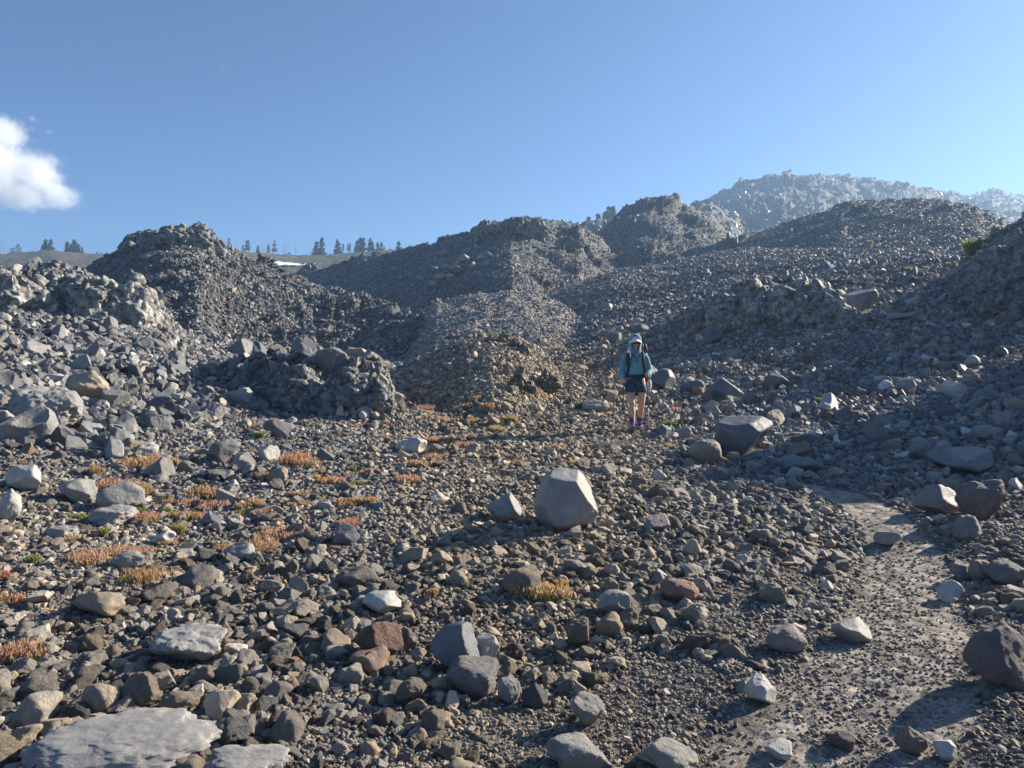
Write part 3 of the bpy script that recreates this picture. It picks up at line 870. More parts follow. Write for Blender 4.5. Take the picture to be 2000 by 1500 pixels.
crag("lava_outcrop", "craggy jagged lava block lit by the sun above the left rubble bank",
     [(255, 525, 640, 120, 21.6, 11), (190, 535, 630, 100, 22.2, 12), (292, 545, 642, 66, 21.4, 13), (140,528,615,90,22,14), (75,524,615,110,22.4,15), (10,520,612,110,22.6,16)], (.30, .30, .285), vox=150)
crag("lava_outcrop", "craggy brown-grey outcrop standing right of the hiker, above the boulder slope",
     [(1560, 532, 628, 130, 25.2, 21), (1490, 545, 628, 110, 25.0, 22), (1610, 562, 636, 90, 24.6, 23), (1430, 575, 636, 90, 25.2, 24), (1375, 592, 636, 70, 25.2, 26), (1655,600,640,50,24.6,28)], (.27, .255, .235), vox=190)
crag("lava_outcrop", "dark craggy outcrop cut off by the right edge below the ridge",
     [(1930, 478, 590, 120, 22.2, 31), (1990, 436, 600, 140, 22.6, 32), (2070, 420, 620, 150, 22, 33), (1895, 520, 600, 80, 21.2, 34), (1960,520,610,120,21,35)], (.23, .225, .235), vox=170)
crag("lava_outcrop", "dark broken lava ledge with a sheltered hollow left of the orange patches",
     [(600, 712, 795, 110, 14.3, 41), (680, 708, 790, 100, 14.2, 42), (735, 738, 798, 64, 13.9, 43)], (.21, .22, .235), vox=160)
crag("lava_outcrop", "low brown crag at the right foot of the brown mound beside the path",
     [(1062, 715, 760, 60, 17.4, 51, dict(shards=14, size=.4)), (1020, 725, 765, 60, 17.2, 52, dict(shards=14, size=.4))], (.24, .2, .145))
crag("lava_outcrop", "row of pale knobs along the crest of the brown mound",
     [(985, 648, 668, 26, 19.6, 53, dict(shards=14, size=.4)), (1005, 655, 680, 26, 19.4, 54, dict(shards=14, size=.4)), (1022, 668, 692, 24, 19.2, 55, dict(shards=14, size=.4)), (960, 652, 665, 20, 19.8, 56, dict(shards=14, size=.4))], (.25, .225, .19))
crag("lava_outcrop", "grey jagged crest of broken blocks on top of the middle ridge",
     [(1000, 422, 455, 60, 90, 61, dict(shards=14, size=.4)), (960, 434, 462, 60, 90, 62, dict(shards=14, size=.4)), (1045, 436, 462, 50, 90, 63, dict(shards=14, size=.4))], (.16, .155, .15))
crag("lava_outcrop", "jagged dark crest of broken lava on top of the left conical hill",
     [(345, 436, 476, 70, 60, 71, dict(shards=60, size=.3)), (390, 441, 480, 50, 60, 72, dict(shards=60, size=.3)), (300, 447, 482, 56, 60, 73, dict(shards=60, size=.3)), (262, 462, 490, 40, 60, 74, dict(shards=14, size=.4)), (425, 455, 495, 40, 60, 75, dict(shards=14, size=.4))], (.17, .17, .175))
crag("lava_outcrop", "rough block pile below the ridge crest catching the sun left of the dark mound",
     [(1128, 465, 492, 24, 84, 64, dict(shards=14, size=.4)), (1116, 462, 490, 24, 85, 65, dict(shards=14, size=.4))], (.25, .235, .2))

#ENDCRAGS
# ------------------------------------------------------------------ loose stones
#PL0
PL = [(588,908,104,36,"red","largest red plant patch at the foot of the left rubble"),(525,938,56,20,"mixed"),(655,944,62,14,"red"),(588,972,42,18,"red"),(682,985,56,16,"red"),(297,908,84,22,"orange"),(342,912,34,26,"gold"),
 (192,932,38,28,"gold"),(214,962,84,36,"red"),(278,964,54,28,"gold"),(171,972,22,14,"red"),(402,972,62,28,"mixed"),(378,988,52,18,"pink"),(428,994,56,24,"pink"),(490,992,54,22,"orange"),(507,1012,52,24,"pink"),
 (322,1006,26,20,"green"),(294,1018,60,24,"red"),(371,1014,60,22,"mixed"),(268,1008,40,18,"green"),(203,1050,46,24,"tall"),(350,1044,58,32,"straw"),(311,1056,26,16,"grass"),(552,1046,84,22,"pink"),(504,1044,32,20,"gold"),
 (500,1074,90,22,"orange"),(448,1076,50,16,"orange"),(165,1098,90,32,"pink","long pink plant mat in front of the rubble, left end"),(245,1086,90,28,"pink","long pink plant mat in front of the rubble, right end"),(66,1102,38,20,"green"),(268,1136,116,34,"mixed","wide red and green plant mat below the long pink one"),
 (675,1030,58,18,"red"),(7,1136,32,28,"red"),(14,1178,52,22,"red"),(507,862,26,30,"grass"),(40,1292,118,52,"pink","big pink plant mat at the lower left edge"),(1056,1168,98,48,"orange","orange plant cushion standing alone in the front stones"),(1100,1150,34,24,"gold"),(838,1170,26,24,"orange"),
 (1092,682,38,6,"orange"),(820,734,28,8,"orange"),(832,802,52,14,"red"),(868,780,22,10,"green"),(902,800,34,16,"orange"),(930,784,28,16,"red"),(957,798,34,14,"orange"),(1062,756,18,8,"orange"),(996,822,28,14,"gold"),
 (975,844,46,14,"gold"),(840,819,24,10,"red"),(867,825,42,12,"red"),(917,826,30,10,"mixed"),(862,868,54,24,"pink"),(905,874,46,14,"red"),(754,830,20,8,"red"),(836,896,46,14,"red"),(812,912,46,20,"orange"),(718,928,42,14,"red"),(1092,878,30,12,"orange"),
 (1135,906,40,12,"orange"),(1130,802,18,26,"grass"),(1137,812,16,14,"grass"),(804,944,52,24,"red"),(722,986,48,22,"orange"),(967,1020,24,18,"pink"),(1042,1040,28,14,"orange"),(1258,958,32,18,"straw"),
 (1310,876,30,10,"orange"),(1318,806,34,12,"pink"),(1305,832,30,14,"green"),(1600,790,28,20,"grass"),(1862,708,32,20,"grass"),(1490,748,14,10,"grass"),(1897,502,36,40,"tall","tall yellow-green tuft on the right skyline crag"),(1775,530,40,12,"straw"),(1808,528,36,12,"straw"),
 (1790,540,18,6,"red"),(1852,520,26,12,"straw"),(1637,578,18,10,"straw"),(1640,634,38,10,"tall"),(620,925,30,10,"red"),(470,1010,26,12,"mixed"),(640,880,22,8,"red"),(605,826,24,6,"red"),(690,836,30,8,"red"),(1700,478,20,14,"straw")]
_r = random.Random(9)
for _k in range(34):
    _u = _r.uniform(130, 720); _v = _r.uniform(905, 1105) - (_u - 130) * .06
    PL.append((_u, _v, _r.uniform(22, 52), _r.uniform(8, 18), _r.choice(["mixed", "gold", "green", "orange", "red", "mixed", "straw"])))
for _k in range(12):
    PL.append((_r.uniform(720, 1080), _r.uniform(770, 930), _r.uniform(16, 34), _r.uniform(7, 12), _r.choice(["mixed", "gold", "orange", "red"])))

for pl_ in PL:
    x_, y_, z_ = hit(pl_[0], pl_[1])
    disc(x_ / y_, math.log(y_), .34 * pl_[2] / F)
#PL1
STONES = scatter()
print("stones:", len(STONES))
n = len(STONES)
SX = np.array([s[0] for s in STONES]); SY = np.array([s[1] for s in STONES]); SS = np.array([s[2] for s in STONES]); SR = np.array([s[3] for s in STONES], dtype=object)
SZ = ground_z(SX, SY)
cp = np.array(CRAG_PTS)
SX = np.append(SX, cp[:, 0]); SY = np.append(SY, cp[:, 1]); SZ = np.append(SZ, cp[:, 2]); SS = np.append(SS, cp[:, 3])
SR = np.append(SR, np.where(SX[n:] < 0, "rubble", "slope").astype(object)); n = len(SX)
regs = SR
variant = []; tint = np.zeros((n, 3)); tnm = np.zeros(n, int)
rng2 = np.random.RandomState(11)
clump = vnoise2(SX * 1.3, SY * 1.3, 91)
pool_names = {"fore": ["angular", "rounded", "rounded"], "flat": ["angular", "rounded"], "rubble": ["lava", "lava", "angular"], "slope": ["angular", "rounded", "lava"],
              "fine": ["angular", "rounded"], "hill": ["lava", "angular"], "far": ["lava", "angular"]}
ALLV = VAR["angular"] + VAR["rounded"] + VAR["lava"] + VAR["chip"]
off = {"angular": 0, "rounded": 18, "lava": 36, "chip": 54}
vi = np.zeros(n, int)
TA = np.array([TINTS[k] for k in TN])
palk = {"fore": "fore", "flat": "fore", "rubble": "rubble", "slope": "slope", "fine": "fore", "hill": "hill", "far": "hill"}
for rname in pool_names:
    m = np.where(regs == rname)[0]
    if not len(m): continue
    ks = rng2.randint(0, len(pool_names[rname]), len(m))
    vi[m] = np.array([off[pool_names[rname][k]] for k in ks]) + rng2.randint(0, 18, len(m))
    p = np.array(PAL[palk[rname]]); p = p / p.sum()
    tnm[m] = rng2.choice(len(TN), len(m), p=p)
small = (SS / SY < 13 / F)
vi = np.where(small & (SY < 9) , off["chip"] + rng2.randint(0, 12, n), vi)
bright = rng2.uniform(.75, 1.25, n)
tint = TA[tnm] * bright[:, None] * (1 + .12 * clump)[:, None]
u_all = 1000 + F * SX / SY
# the middle of the ground, up to the brown mound, is browner stone, tinted warmer still to imitate sunlight
warm = (np.maximum(sstep(620, 900, u_all) * sstep(1420, 1200, u_all) * .85, .4 * sstep(9, 6, SY)) * sstep(30, 22, SY))[:, None]
tint = tint * (1 - warm) + (tint.mean(1, keepdims=True) * np.array([1.35, 1.12, .82])) * warm
ixs = terrain(SX, SY, False)[1]
tint = tint * np.where(ixs == 0, .86, np.where(np.isin(ixs, mi), 1.3, np.where(np.isin(ixs, [3, 4, 6]), .95, np.where(regs == 'slope', 1.15, np.where(regs == 'rubble', .95, 1.0)))))[:, None]  # slope stones are lightened to lift the shade on the right
farm = sstep(90, 250, SY)[:, None]
tint = tint * (1 - farm) + (np.array([.17, .16, .15]) * (.8 + .2 * bright)[:, None]) * farm
sc_x = SS
flat = np.where(np.isin(regs, ["hill", "far"]), rng2.uniform(.7, 1.3, n), rng2.uniform(.75, 1.1, n))
scl = np.stack([SS, SS * rng2.uniform(.8, 1.15, n), SS * flat], 1)
tiltamp = np.where(regs == "rubble", .9, np.where(np.isin(regs, ["hill", "far", "slope"]), .7, .38))
rot = np.stack([rng2.normal(size=n) * tiltamp, rng2.normal(size=n) * tiltamp, rng2.uniform(0, 2 * PI, n)], 1)
POS = np.stack([SX, SY, SZ + SS * rng2.uniform(.06, .24, n)], 1)

# which stand out largest in the picture
su = u_all; sv = 750 - F * (POS[:, 2] - EYE) / SY
inframe = (su > -5) & (su < 2005) & (sv < 1510)
sl = grid_at(slope, SX / SY, SY); cm = grid_at(cummax, SX / SY, SY)
seen = sl + .3 * SS / SY > cm - .002
score = np.where(inframe & seen, SS / SY, 0)
order = np.argsort(-score)
N_IND = 300 - rock_count
ind = order[:N_IND]
is_ind = np.zeros(n, bool); is_ind[ind] = True

def size_word(px):
    return "large" if px > 58 else ("medium-sized" if px > 40 else "small")
def where_words(u, v, excl=()):
    best = None
    for k, (lu, lv, lw, ph) in enumerate(LAND):
        if k in excl: continue
        d = math.hypot(u - lu, (v - lv) * 1.3)
        if best is None or d < best[0]: best = (d, k)
    lu, lv, lw, ph = LAND[best[1]]
    du, dv = u - lu, v - lv
    if abs(du) > abs(dv) * 1.2: w = ("just " if abs(du) < lw else "") + ("right of" if du > 0 else "left of")
    else: w = ("just " if abs(dv) < lw else "") + ("below" if dv > 0 else "above")
    return w, ph, best[1]
used_labels = {}
pend = []
for i in ind:
    V_ = vi[i]; kind = "angular" if V_ < 18 else ("rounded" if V_ < 36 else ("jagged" if V_ < 54 else "small"))
    px = SS[i] / SY[i] * F
    w, ph, k = where_words(su[i], sv[i])
    ph = " ".join(ph.split()[:9])
    for cut in (" the", " of", " and", " with", " a", " in", " at", " on", " by", " its", " above", " below", " left", " right", " beside", " behind"):
        if ph.endswith(cut): ph = ph[:-len(cut)]
    for cut in (" the", " of", " and", " with", " a", " in", " at", " on", " left", " right"):
        if ph.endswith(cut): ph = ph[:-len(cut)]
    lab = "%s %s stone %s the %s" % (TN[tnm[i]], kind, w, ph)
    pend.append((i, lab, k, px))
byl = {}
for p in pend: byl.setdefault(p[1], []).append(p)
for lab, ps in byl.items():
    ps.sort(key=lambda p: -p[3])
    for r_, (i, _, k, px) in enumerate(ps):
        L = lab
        if len(ps) == 2: L = ("larger " if r_ == 0 else "smaller ") + lab
        elif len(ps) > 2: L = ("largest " if r_ == 0 else ("smallest " if r_ == len(ps) - 1 else "")) + lab
        o = bpy.data.objects.new("stone", ALLV[vi[i]]); COL.objects.link(o)
        o.location = POS[i]; o.rotation_euler = rot[i]; o.scale = scl[i]
        o["tint"] = [float(q) for q in tint[i]]
        tag(o, " ".join(L.split()[:16]), "stone", "loose stones on the slope")

# ------------------------------------------------------------------ everything smaller: instances, one object per kind of stuff
lib = bpy.data.collections.new("stone_shapes")
for i, me in enumerate(ALLV):
    lo = bpy.data.objects.new("shape_%03d" % i, me); lib.objects.link(lo)

def scatter_object(name, label, pos, rot_, scl_, idx_, tint_):
    me = bpy.data.meshes.new(name)
    me.vertices.add(len(pos)); me.vertices.foreach_set("co", np.asarray(pos, np.float32).ravel())
    for nm, typ, arr, prop in (("rot", 'FLOAT_VECTOR', rot_, "vector"), ("scl", 'FLOAT_VECTOR', scl_, "vector"), ("tint", 'FLOAT_VECTOR', tint_, "vector"), ("idx", 'INT', idx_, "value")):
        a = me.attributes.new(nm, typ, 'POINT'); a.data.foreach_set(prop, np.ascontiguousarray(arr, np.int32 if typ == 'INT' else np.float32).ravel())
    o = link(name, me); tag(o, label, "rocks", kind="stuff")
    ng = bpy.data.node_groups.new(name, 'GeometryNodeTree')
    ng.interface.new_socket("Geometry", in_out='INPUT', socket_type='NodeSocketGeometry')
    ng.interface.new_socket("Geometry", in_out='OUTPUT', socket_type='NodeSocketGeometry')
    N, L = ng.nodes, ng.links
    gi, go = N.new("NodeGroupInput"), N.new("NodeGroupOutput")
    ci = N.new("GeometryNodeCollectionInfo"); ci.inputs[0].default_value = lib
    ci.inputs["Separate Children"].default_value = True; ci.inputs["Reset Children"].default_value = True
    m2p = N.new("GeometryNodeMeshToPoints")
    iop = N.new("GeometryNodeInstanceOnPoints"); iop.inputs["Pick Instance"].default_value = True
    def attr(nm, typ):
        a = N.new("GeometryNodeInputNamedAttribute"); a.data_type = typ; a.inputs[0].default_value = nm
        return a.outputs[0]
    L.new(gi.outputs[0], m2p.inputs[0]); L.new(m2p.outputs[0], iop.inputs["Points"]); L.new(ci.outputs[0], iop.inputs["Instance"])
    L.new(attr("idx", 'INT'), iop.inputs["Instance Index"])
    e2r = N.new("FunctionNodeEulerToRotation"); L.new(attr("rot", 'FLOAT_VECTOR'), e2r.inputs[0]); L.new(e2r.outputs[0], iop.inputs["Rotation"])
    L.new(attr("scl", 'FLOAT_VECTOR'), iop.inputs["Scale"])
    L.new(iop.outputs[0], go.inputs[0])
    md = o.modifiers.new("scatter", 'NODES'); md.node_group = ng
    return o

rest = ~is_ind
for name, label, rr in (("loose_stones", "grey and brown stones strewn over the foreground slope", ("fore", "flat", "fine")),
                        ("rubble", "dark angular lava rubble heaped on the left bank", ("rubble",)),
                        ("slope_stones", "blue-grey stones covering the slope on the right", ("slope",)),
                        ("scree", "broken rock covering the hills and the mountain", ("hill", "far"))):
    m = rest & np.isin(regs, rr)
    if m.any(): scatter_object(name, label, POS[m], rot[m], scl[m], vi[m], tint[m])

# fine gravel of the path and between the near stones
gx, gy, gs = [], [], []
for l0 in np.arange(math.log(2.2), math.log(13), .05):
    ym = math.exp(l0 + .025)
    for a, b, cov in ((.022, .013, .16), (.013, .008, .34)):
        if a * F / ym < 2.4: continue
        nn = int(cov * 2.4 * .05 / (.6 * (math.sqrt(a * b) / ym) ** 2))
        nn = min(nn, 5900)
        t = rng2.uniform(-1.2, 1.2, nn); Y = np.exp(rng2.uniform(l0, l0 + .05, nn)); X = t * Y
        gx.append(X); gy.append(Y); gs.append(b * (a / b) ** (rng2.rand(nn) ** 1.6))
gx, gy, gs = map(np.concatenate, (gx, gy, gs))
pd = path_d(gx, gy)
keep = np.where(pd < .95, (rng2.rand(len(gx)) < .2) & (gs < .0125), True)
gx, gy, gs = gx[keep], gy[keep], gs[keep]
ng_ = len(gx); print("gravel:", ng_)
dusty = sstep(1.1, .6, path_d(gx, gy))[:, None]
gt = TA[rng2.choice(len(TN), ng_, p=np.array(PAL["fore"]) / sum(PAL["fore"]))] * rng2.uniform(.7, 1.3, ng_)[:, None]
gt = gt * (1 - .85 * dusty) + np.array([.235, .212, .19]) * .85 * dusty * rng2.uniform(.8, 1.2, ng_)[:, None]
scatter_object("gravel", "fine dark gravel on the path and between the stones", np.stack([gx, gy, ground_z(gx, gy) + gs * .15], 1),
               rng2.uniform(0, 6.28, (ng_, 3)), np.stack([gs, gs * .9, gs * .8], 1), 54 + rng2.randint(0, 12, ng_), gt)
#PART2
# pale slabs strewn on the ridge face
slab = rock_mesh("pale_slab", 777, M_ROCK, sub=4, planes=10, soft=.02, asp=(1, .8, .35), rough=.04, dmin=.4)
slabs = [(868,500,22),(905,512,26),(925,527,30),(940,508,20),(895,535,34),(880,550,28),(860,545,24),(845,560,20),(935,540,22),(950,520,18),(912,495,20),(930,487,18),(800,537,20),(785,548,18),(770,530,16),(820,548,16),(870,525,18),(955,500,16),(890,520,16),(848,530,18)]
rs4 = random.Random(44)
for k, (u, v, w) in enumerate(slabs):
    x, y, z = hit(u, v)
    s = w * y / F
    me = slab if k % 2 else VAR["angular"][k % 18]
    o = link("pale_slab", me, loc=(x, y - s * .3, z + s * .2)); o.scale = (s * 1.0, s * .9, s * (1.3 if k % 2 else .7))
    o.rotation_euler = (rs4.uniform(-.7, .7), rs4.uniform(-.5, .5), rs4.uniform(0, 6.28)); o["tint"] = [.30, .275, .245]
    tag(o, "pale slab among the fallen slabs on the brown face of the middle ridge", "slab", "pale slabs fallen on the ridge face")

# ------------------------------------------------------------------ snow
def snow(u0, u1, v0, v1, label, Y0=None, Y1=None):
    n, m = 40, 8
    us = np.linspace(u0, u1, n)
    if Y0 is None:
        Y0 = hit((u0 + u1) / 2, v1)[1]; Y1 = hit((u0 + u1) / 2, v0)[1]
    P = []
    for j in range(m):
        for i, u in enumerate(us):
            e = 1 - abs(2 * i / (n - 1) - 1) ** 3
            Y = (Y0 + Y1) / 2 + (j / (m - 1) - .5) * (Y1 - Y0) * (.25 + .75 * e) * (1 + .3 * math.sin(i * .9))
            P.append(((u - 1000) / F * Y, Y, 0))
    P = np.array(P); P[:, 2] = ground_z(P[:, 0], P[:, 1]) + .5
    ids = np.arange(n * m).reshape(m, n)
    q = np.stack([ids[:-1, :-1], ids[:-1, 1:], ids[1:, 1:], ids[1:, :-1]], -1).reshape(-1, 4)
    o = link("snow_patch", mesh_np("snow_patch", P, q, [M_SNOW])); tag(o, label, "snow", kind="structure")
M_SNOW = plain("snow", (.82, .86, .9), .6)
snow(505, 606, 515, 522, "thin white strip of old snow below the line of bare trees")
snow(1424, 1452, 461, 466, "tiny strip of old snow at the foot of the big mountain")

# ------------------------------------------------------------------ trees on the far ridges
M_NEEDLE = leafy("needles", (.035, .06, .03), .25)
M_DRYN = leafy("dry_needles", (.12, .12, .095), .25)
M_BARK = plain("grey_bark", (.2, .18, .16), .9)
def tree_meshes(hh, ww, kind, seed):
    rg = np.random.RandomState(seed)
    def tube(p0, p1, r0, r1, n=5):
        p0, p1 = np.array(p0), np.array(p1); ax = p1 - p0; ax = ax / np.linalg.norm(ax)
        a = np.cross(ax, (0.3, .9, .1)); a /= np.linalg.norm(a); b = np.cross(ax, a)
        t = np.arange(n) * 2 * PI / n
        ring = np.cos(t)[:, None] * a + np.sin(t)[:, None] * b
        return np.vstack([p0 + ring * r0, p1 + ring * r1]), [[i, (i + 1) % n, n + (i + 1) % n, n + i] for i in range(n)]
    V1, F1 = [], []; n1 = 0
    def add(p):
        nonlocal n1
        V1.append(p[0]); F1.extend([[i + n1 for i in q] for q in p[1]]); n1 += len(p[0])
    bend = rg.uniform(-.04, .04)
    add(tube((0, 0, -.5), (bend * hh * .5, 0, hh * .5), .028 * hh, .018 * hh)); add(tube((bend * hh * .5, 0, hh * .5), (bend * hh, 0, hh), .018 * hh, .004 * hh))
    C, CF = [], []; nc = 0
    nb = {"snag": 22, "thin": 34, "green": 60, "bush": 40, "clump": 70}[kind]
    for k in range(nb):
        f = rg.uniform(.08 if kind in ("green", "clump", "bush") else .25, .99)
        z = f * hh; a = rg.uniform(0, 2 * PI)
        prof = (1 - f) ** .75 if kind not in ("bush",) else math.sqrt(max(.05, 1 - f * f))
        L = ww * .5 * (prof * rg.uniform(.55, 1.1) + .07)
        if kind == "clump": L *= 1.1
        up = rg.uniform(-.25, .25)
        bx = bend * z
        e = (bx + math.cos(a) * L, math.sin(a) * L, z + up * L - .08 * L)
        add(tube((bx, 0, z), e, .007 * hh, .003 * hh, 3))
        if kind == "snag": continue
        nl = {"thin": 5, "green": 12, "clump": 12, "bush": 9}[kind]
        for q in range(nl):
            g = rg.uniform(.15, 1.05); c = np.array((bx, 0, z)) * (1 - g) + np.array(e) * g
            c = c + rg.normal(size=3) * .03 * hh * np.array((1, 1, .7))
            s = rg.uniform(.045, .085) * hh * (1 - .35 * f)
            d1 = rg.normal(size=3); d1[2] *= .35; d1 /= np.linalg.norm(d1); d2 = np.cross(d1, rg.normal(size=3)); d2 /= np.linalg.norm(d2)
            C += [c - d1 * s - d2 * s * .35, c + d1 * s - d2 * s * .35, c + d1 * s * .7 + d2 * s * .5, c - d1 * s * .7 + d2 * s * .5]
            CF.append([nc, nc + 1, nc + 2, nc + 3]); nc += 4
    return (np.vstack(V1), F1), (np.array(C), CF)
TREES = []
def tree(u, vtop, vbase, wpx, kind, where, Y=259., dry=False):
    x = (u - 1000) / F * Y; z = float(ground_z([x], [Y])[0])
    zt = EYE + (750 - vtop) * Y / F; zb = min(z, EYE + (750 - vbase) * Y / F)
    hh = zt - zb; ww = wpx * Y / F
    (tv, tf), (cv, cf) = tree_meshes(hh, ww, kind, int(u * 3 + vtop))
    name = {"snag": "dead_tree", "thin": "conifer_tree", "green": "conifer_tree", "bush": "bush", "clump": "conifer_tree"}[kind]
    cat = {"snag": "dead tree", "bush": "bush"}.get(kind, "tree")
    e = empty(name, (x, Y, zb))
    link("trunk", mesh_np("trunk", tv, tf, [M_BARK], smooth=False), e)
    if len(cv): link("crown", mesh_np("crown", cv, cf, [M_DRYN if dry else M_NEEDLE], smooth=False), e)
    look = {"snag": "bare dead tree", "thin": "thin conifer", "green": "dense dark green conifer", "bush": "low bush", "clump": "broad bushy conifer"}[kind]
    if dry and kind != "snag": look = "thin grey half-dead conifer"
    tag(e, look + " " + where, cat, "trees on the far skyline")
    TREES.append((u, e))
L_ = "on the left skyline "
for a in [
 (2,474,498,8,"snag",L_ + "at the left edge"),(9,474,498,8,"snag",L_ + "second from the left edge"),(36,476,498,26,"thin",L_ + "with broken spreading top"),(24,484,498,16,"bush",L_ + "beside the broken conifer"),
 (65,475,498,6,"snag",L_ + "left of a close pair"),(71,473,498,8,"snag",L_ + "right of a close pair"),(88,468,496,20,"green",L_ + "left of the first green pair"),(99,468,496,20,"green",L_ + "right of the first green pair"),
 (132,472,500,14,"green",L_ + "left end of the dense group"),(138,477,500,14,"green",L_ + "second in the dense group"),(145,468,500,18,"clump",L_ + "tallest in the dense group"),(153,477,500,16,"green",L_ + "fourth in the dense group"),(160,482,500,12,"thin",L_ + "right end of the dense group"),
 (190,491,501,5,"green","tiny, " + L_ + "left of the dark hill"),(198,493,501,5,"green","tiny, " + L_ + "nearest the dark hill"),
 (447,465,494,12,"thin","on the skyline touching the right shoulder of the dark hill",259.,True),(460,473,490,6,"snag","right of the dark hill, left of two"),(465,475,490,5,"snag","right of the dark hill, right of two"),
 (475,477,494,12,"thin","between the dark hill and the snow, left of three",259.,True),(481,470,494,12,"thin","between the dark hill and the snow, middle of three",259.,True),(485,467,495,10,"thin","between the dark hill and the snow, right of three",259.,True),
 (503,480,497,10,"green","above the left end of the snow strip"),(508,473,498,5,"snag","just left of the row of four bare trees"),(513,474,498,5,"snag","first of the row of bare trees"),(517,479,499,5,"snag","short one in the row of bare trees"),
 (525,474,499,8,"thin","above the snow strip, left one",259.,True),(532,480,499,6,"snag","above the snow strip, small one"),(537,469,499,14,"thin","above the snow strip, tallest and fullest",259.,True),
 (554,474,500,5,"snag","above the snow strip, left of a pair"),(558,472,500,8,"snag","above the snow strip, right of a pair"),(565,492,501,10,"bush","beside the pair of bare trees above the snow"),
 (578,473,502,12,"snag","standing alone right of the snow strip"),(597,496,503,8,"bush","alone left of the two tall dark conifers"),
 (617,472,502,22,"green","left one of the two tall dark conifers right of the snow"),(629,465,502,18,"green","right one of the two tall dark conifers right of the snow"),(645,486,498,4,"snag","short, between the dark conifers"),
 (660,468,497,20,"green","standing alone in the middle of the right tree group"),(670,477,495,9,"thin","slim, right of the lone dark conifer"),(680,476,494,6,"thin","slim, left of a slim pair"),(684,475,494,6,"thin","slim, right of a slim pair"),
 (697,470,494,16,"green","left end of the dense clump over the rocky knoll"),(704,465,494,18,"clump","in the middle of the dense clump over the rocky knoll"),(710,465,494,16,"green","right end of the dense clump over the rocky knoll"),
 (722,466,494,14,"clump","right of the dense clump, with flat top"),(728,472,494,12,"green","touching the flat-topped conifer"),(738,473,494,12,"green","left of the last group before the ridge"),(745,473,494,10,"green","middle of the last group before the ridge"),(750,480,494,12,"thin","right of the last group before the ridge"),
 (762,485,497,14,"green","short, left of the last conifer before the ridge"),(778,471,497,20,"green","last tall one where the ridge begins"),(797,484,494,9,"green","small, half hidden by the rising ridge"),
 (243,467,480,9,"green","peeping over the left shoulder of the dark hill")]:
    tree(*a)
for a in [(1150,423,434,6,"green","small, left of the dark clump behind the dark mound"),(1168,419,431,6,"green","small, nearest left of the dark clump"),(1180,416,432,16,"clump","left end of the dark clump beside the dark mound"),(1186,412,432,16,"clump","second in the dark clump beside the dark mound"),
  (1192,406,432,14,"green","tall, in the dark clump beside the dark mound"),(1198,404,432,12,"green","tallest, right end of the clump beside the dark mound"),(1223,404,414,7,"green","tiny, on the left shoulder of the dark mound"),
  (1312,395,412,5,"green","left of a pair just right of the dark mound top"),(1316,395,412,5,"green","right of a pair just right of the dark mound top"),(1328,405,414,4,"thin","short, between the dark mound and the mountain"),(1334,398,414,6,"green","alone between the dark mound and the mountain"),
  (1351,397,414,4,"green","first of three spires before the mountain"),(1356,396,414,4,"green","middle of three spires before the mountain"),(1361,394,414,4,"green","last of three spires before the mountain"),(1375,391,408,4,"green","at the foot of the mountain skyline")]:
    tree(*a, Y=228.)

# ------------------------------------------------------------------ low plants between the stones
M_PG = leafy("green_leaf", (.10, .17, .03), .45)
M_PY = leafy("yellow_leaf", (.34, .29, .10), .4)
M_PO = leafy("orange_leaf", (.42, .22, .11), .4)
M_PR = leafy("red_leaf", (.32, .12, .09), .4)
M_PP = leafy("pink_leaf", (.52, .36, .31), .4)
M_PT = leafy("straw_blade", (.40, .33, .17), .5)
M_GR = leafy("grass_blade", (.12, .19, .05), .4)
PM = [M_PG, M_PY, M_PO, M_PR, M_PP, M_PT, M_GR]
STY = {"red": ([.36, .10, .22, .16, .16, 0, 0], "red"), "pink": ([.32, .10, .18, .12, .28, 0, 0], "pinkish red"), "orange": ([.3, .22, .3, .03, .15, 0, 0], "orange"),
       "gold": ([.22, .42, .18, .02, .1, .06, 0], "yellow-orange"), "mixed": ([.5, .2, .14, .09, .07, 0, 0], "red and green"), "green": ([.5, .1, 0, 0, 0, 0, .4], "green"),
       "grass": ([0, .12, 0, 0, 0, .15, .73], "bright green"), "straw": ([0, .25, .03, 0, 0, .5, .22], "straw-yellow"), "tall": ([0, .35, 0, 0, 0, .15, .5], "yellow-green")}
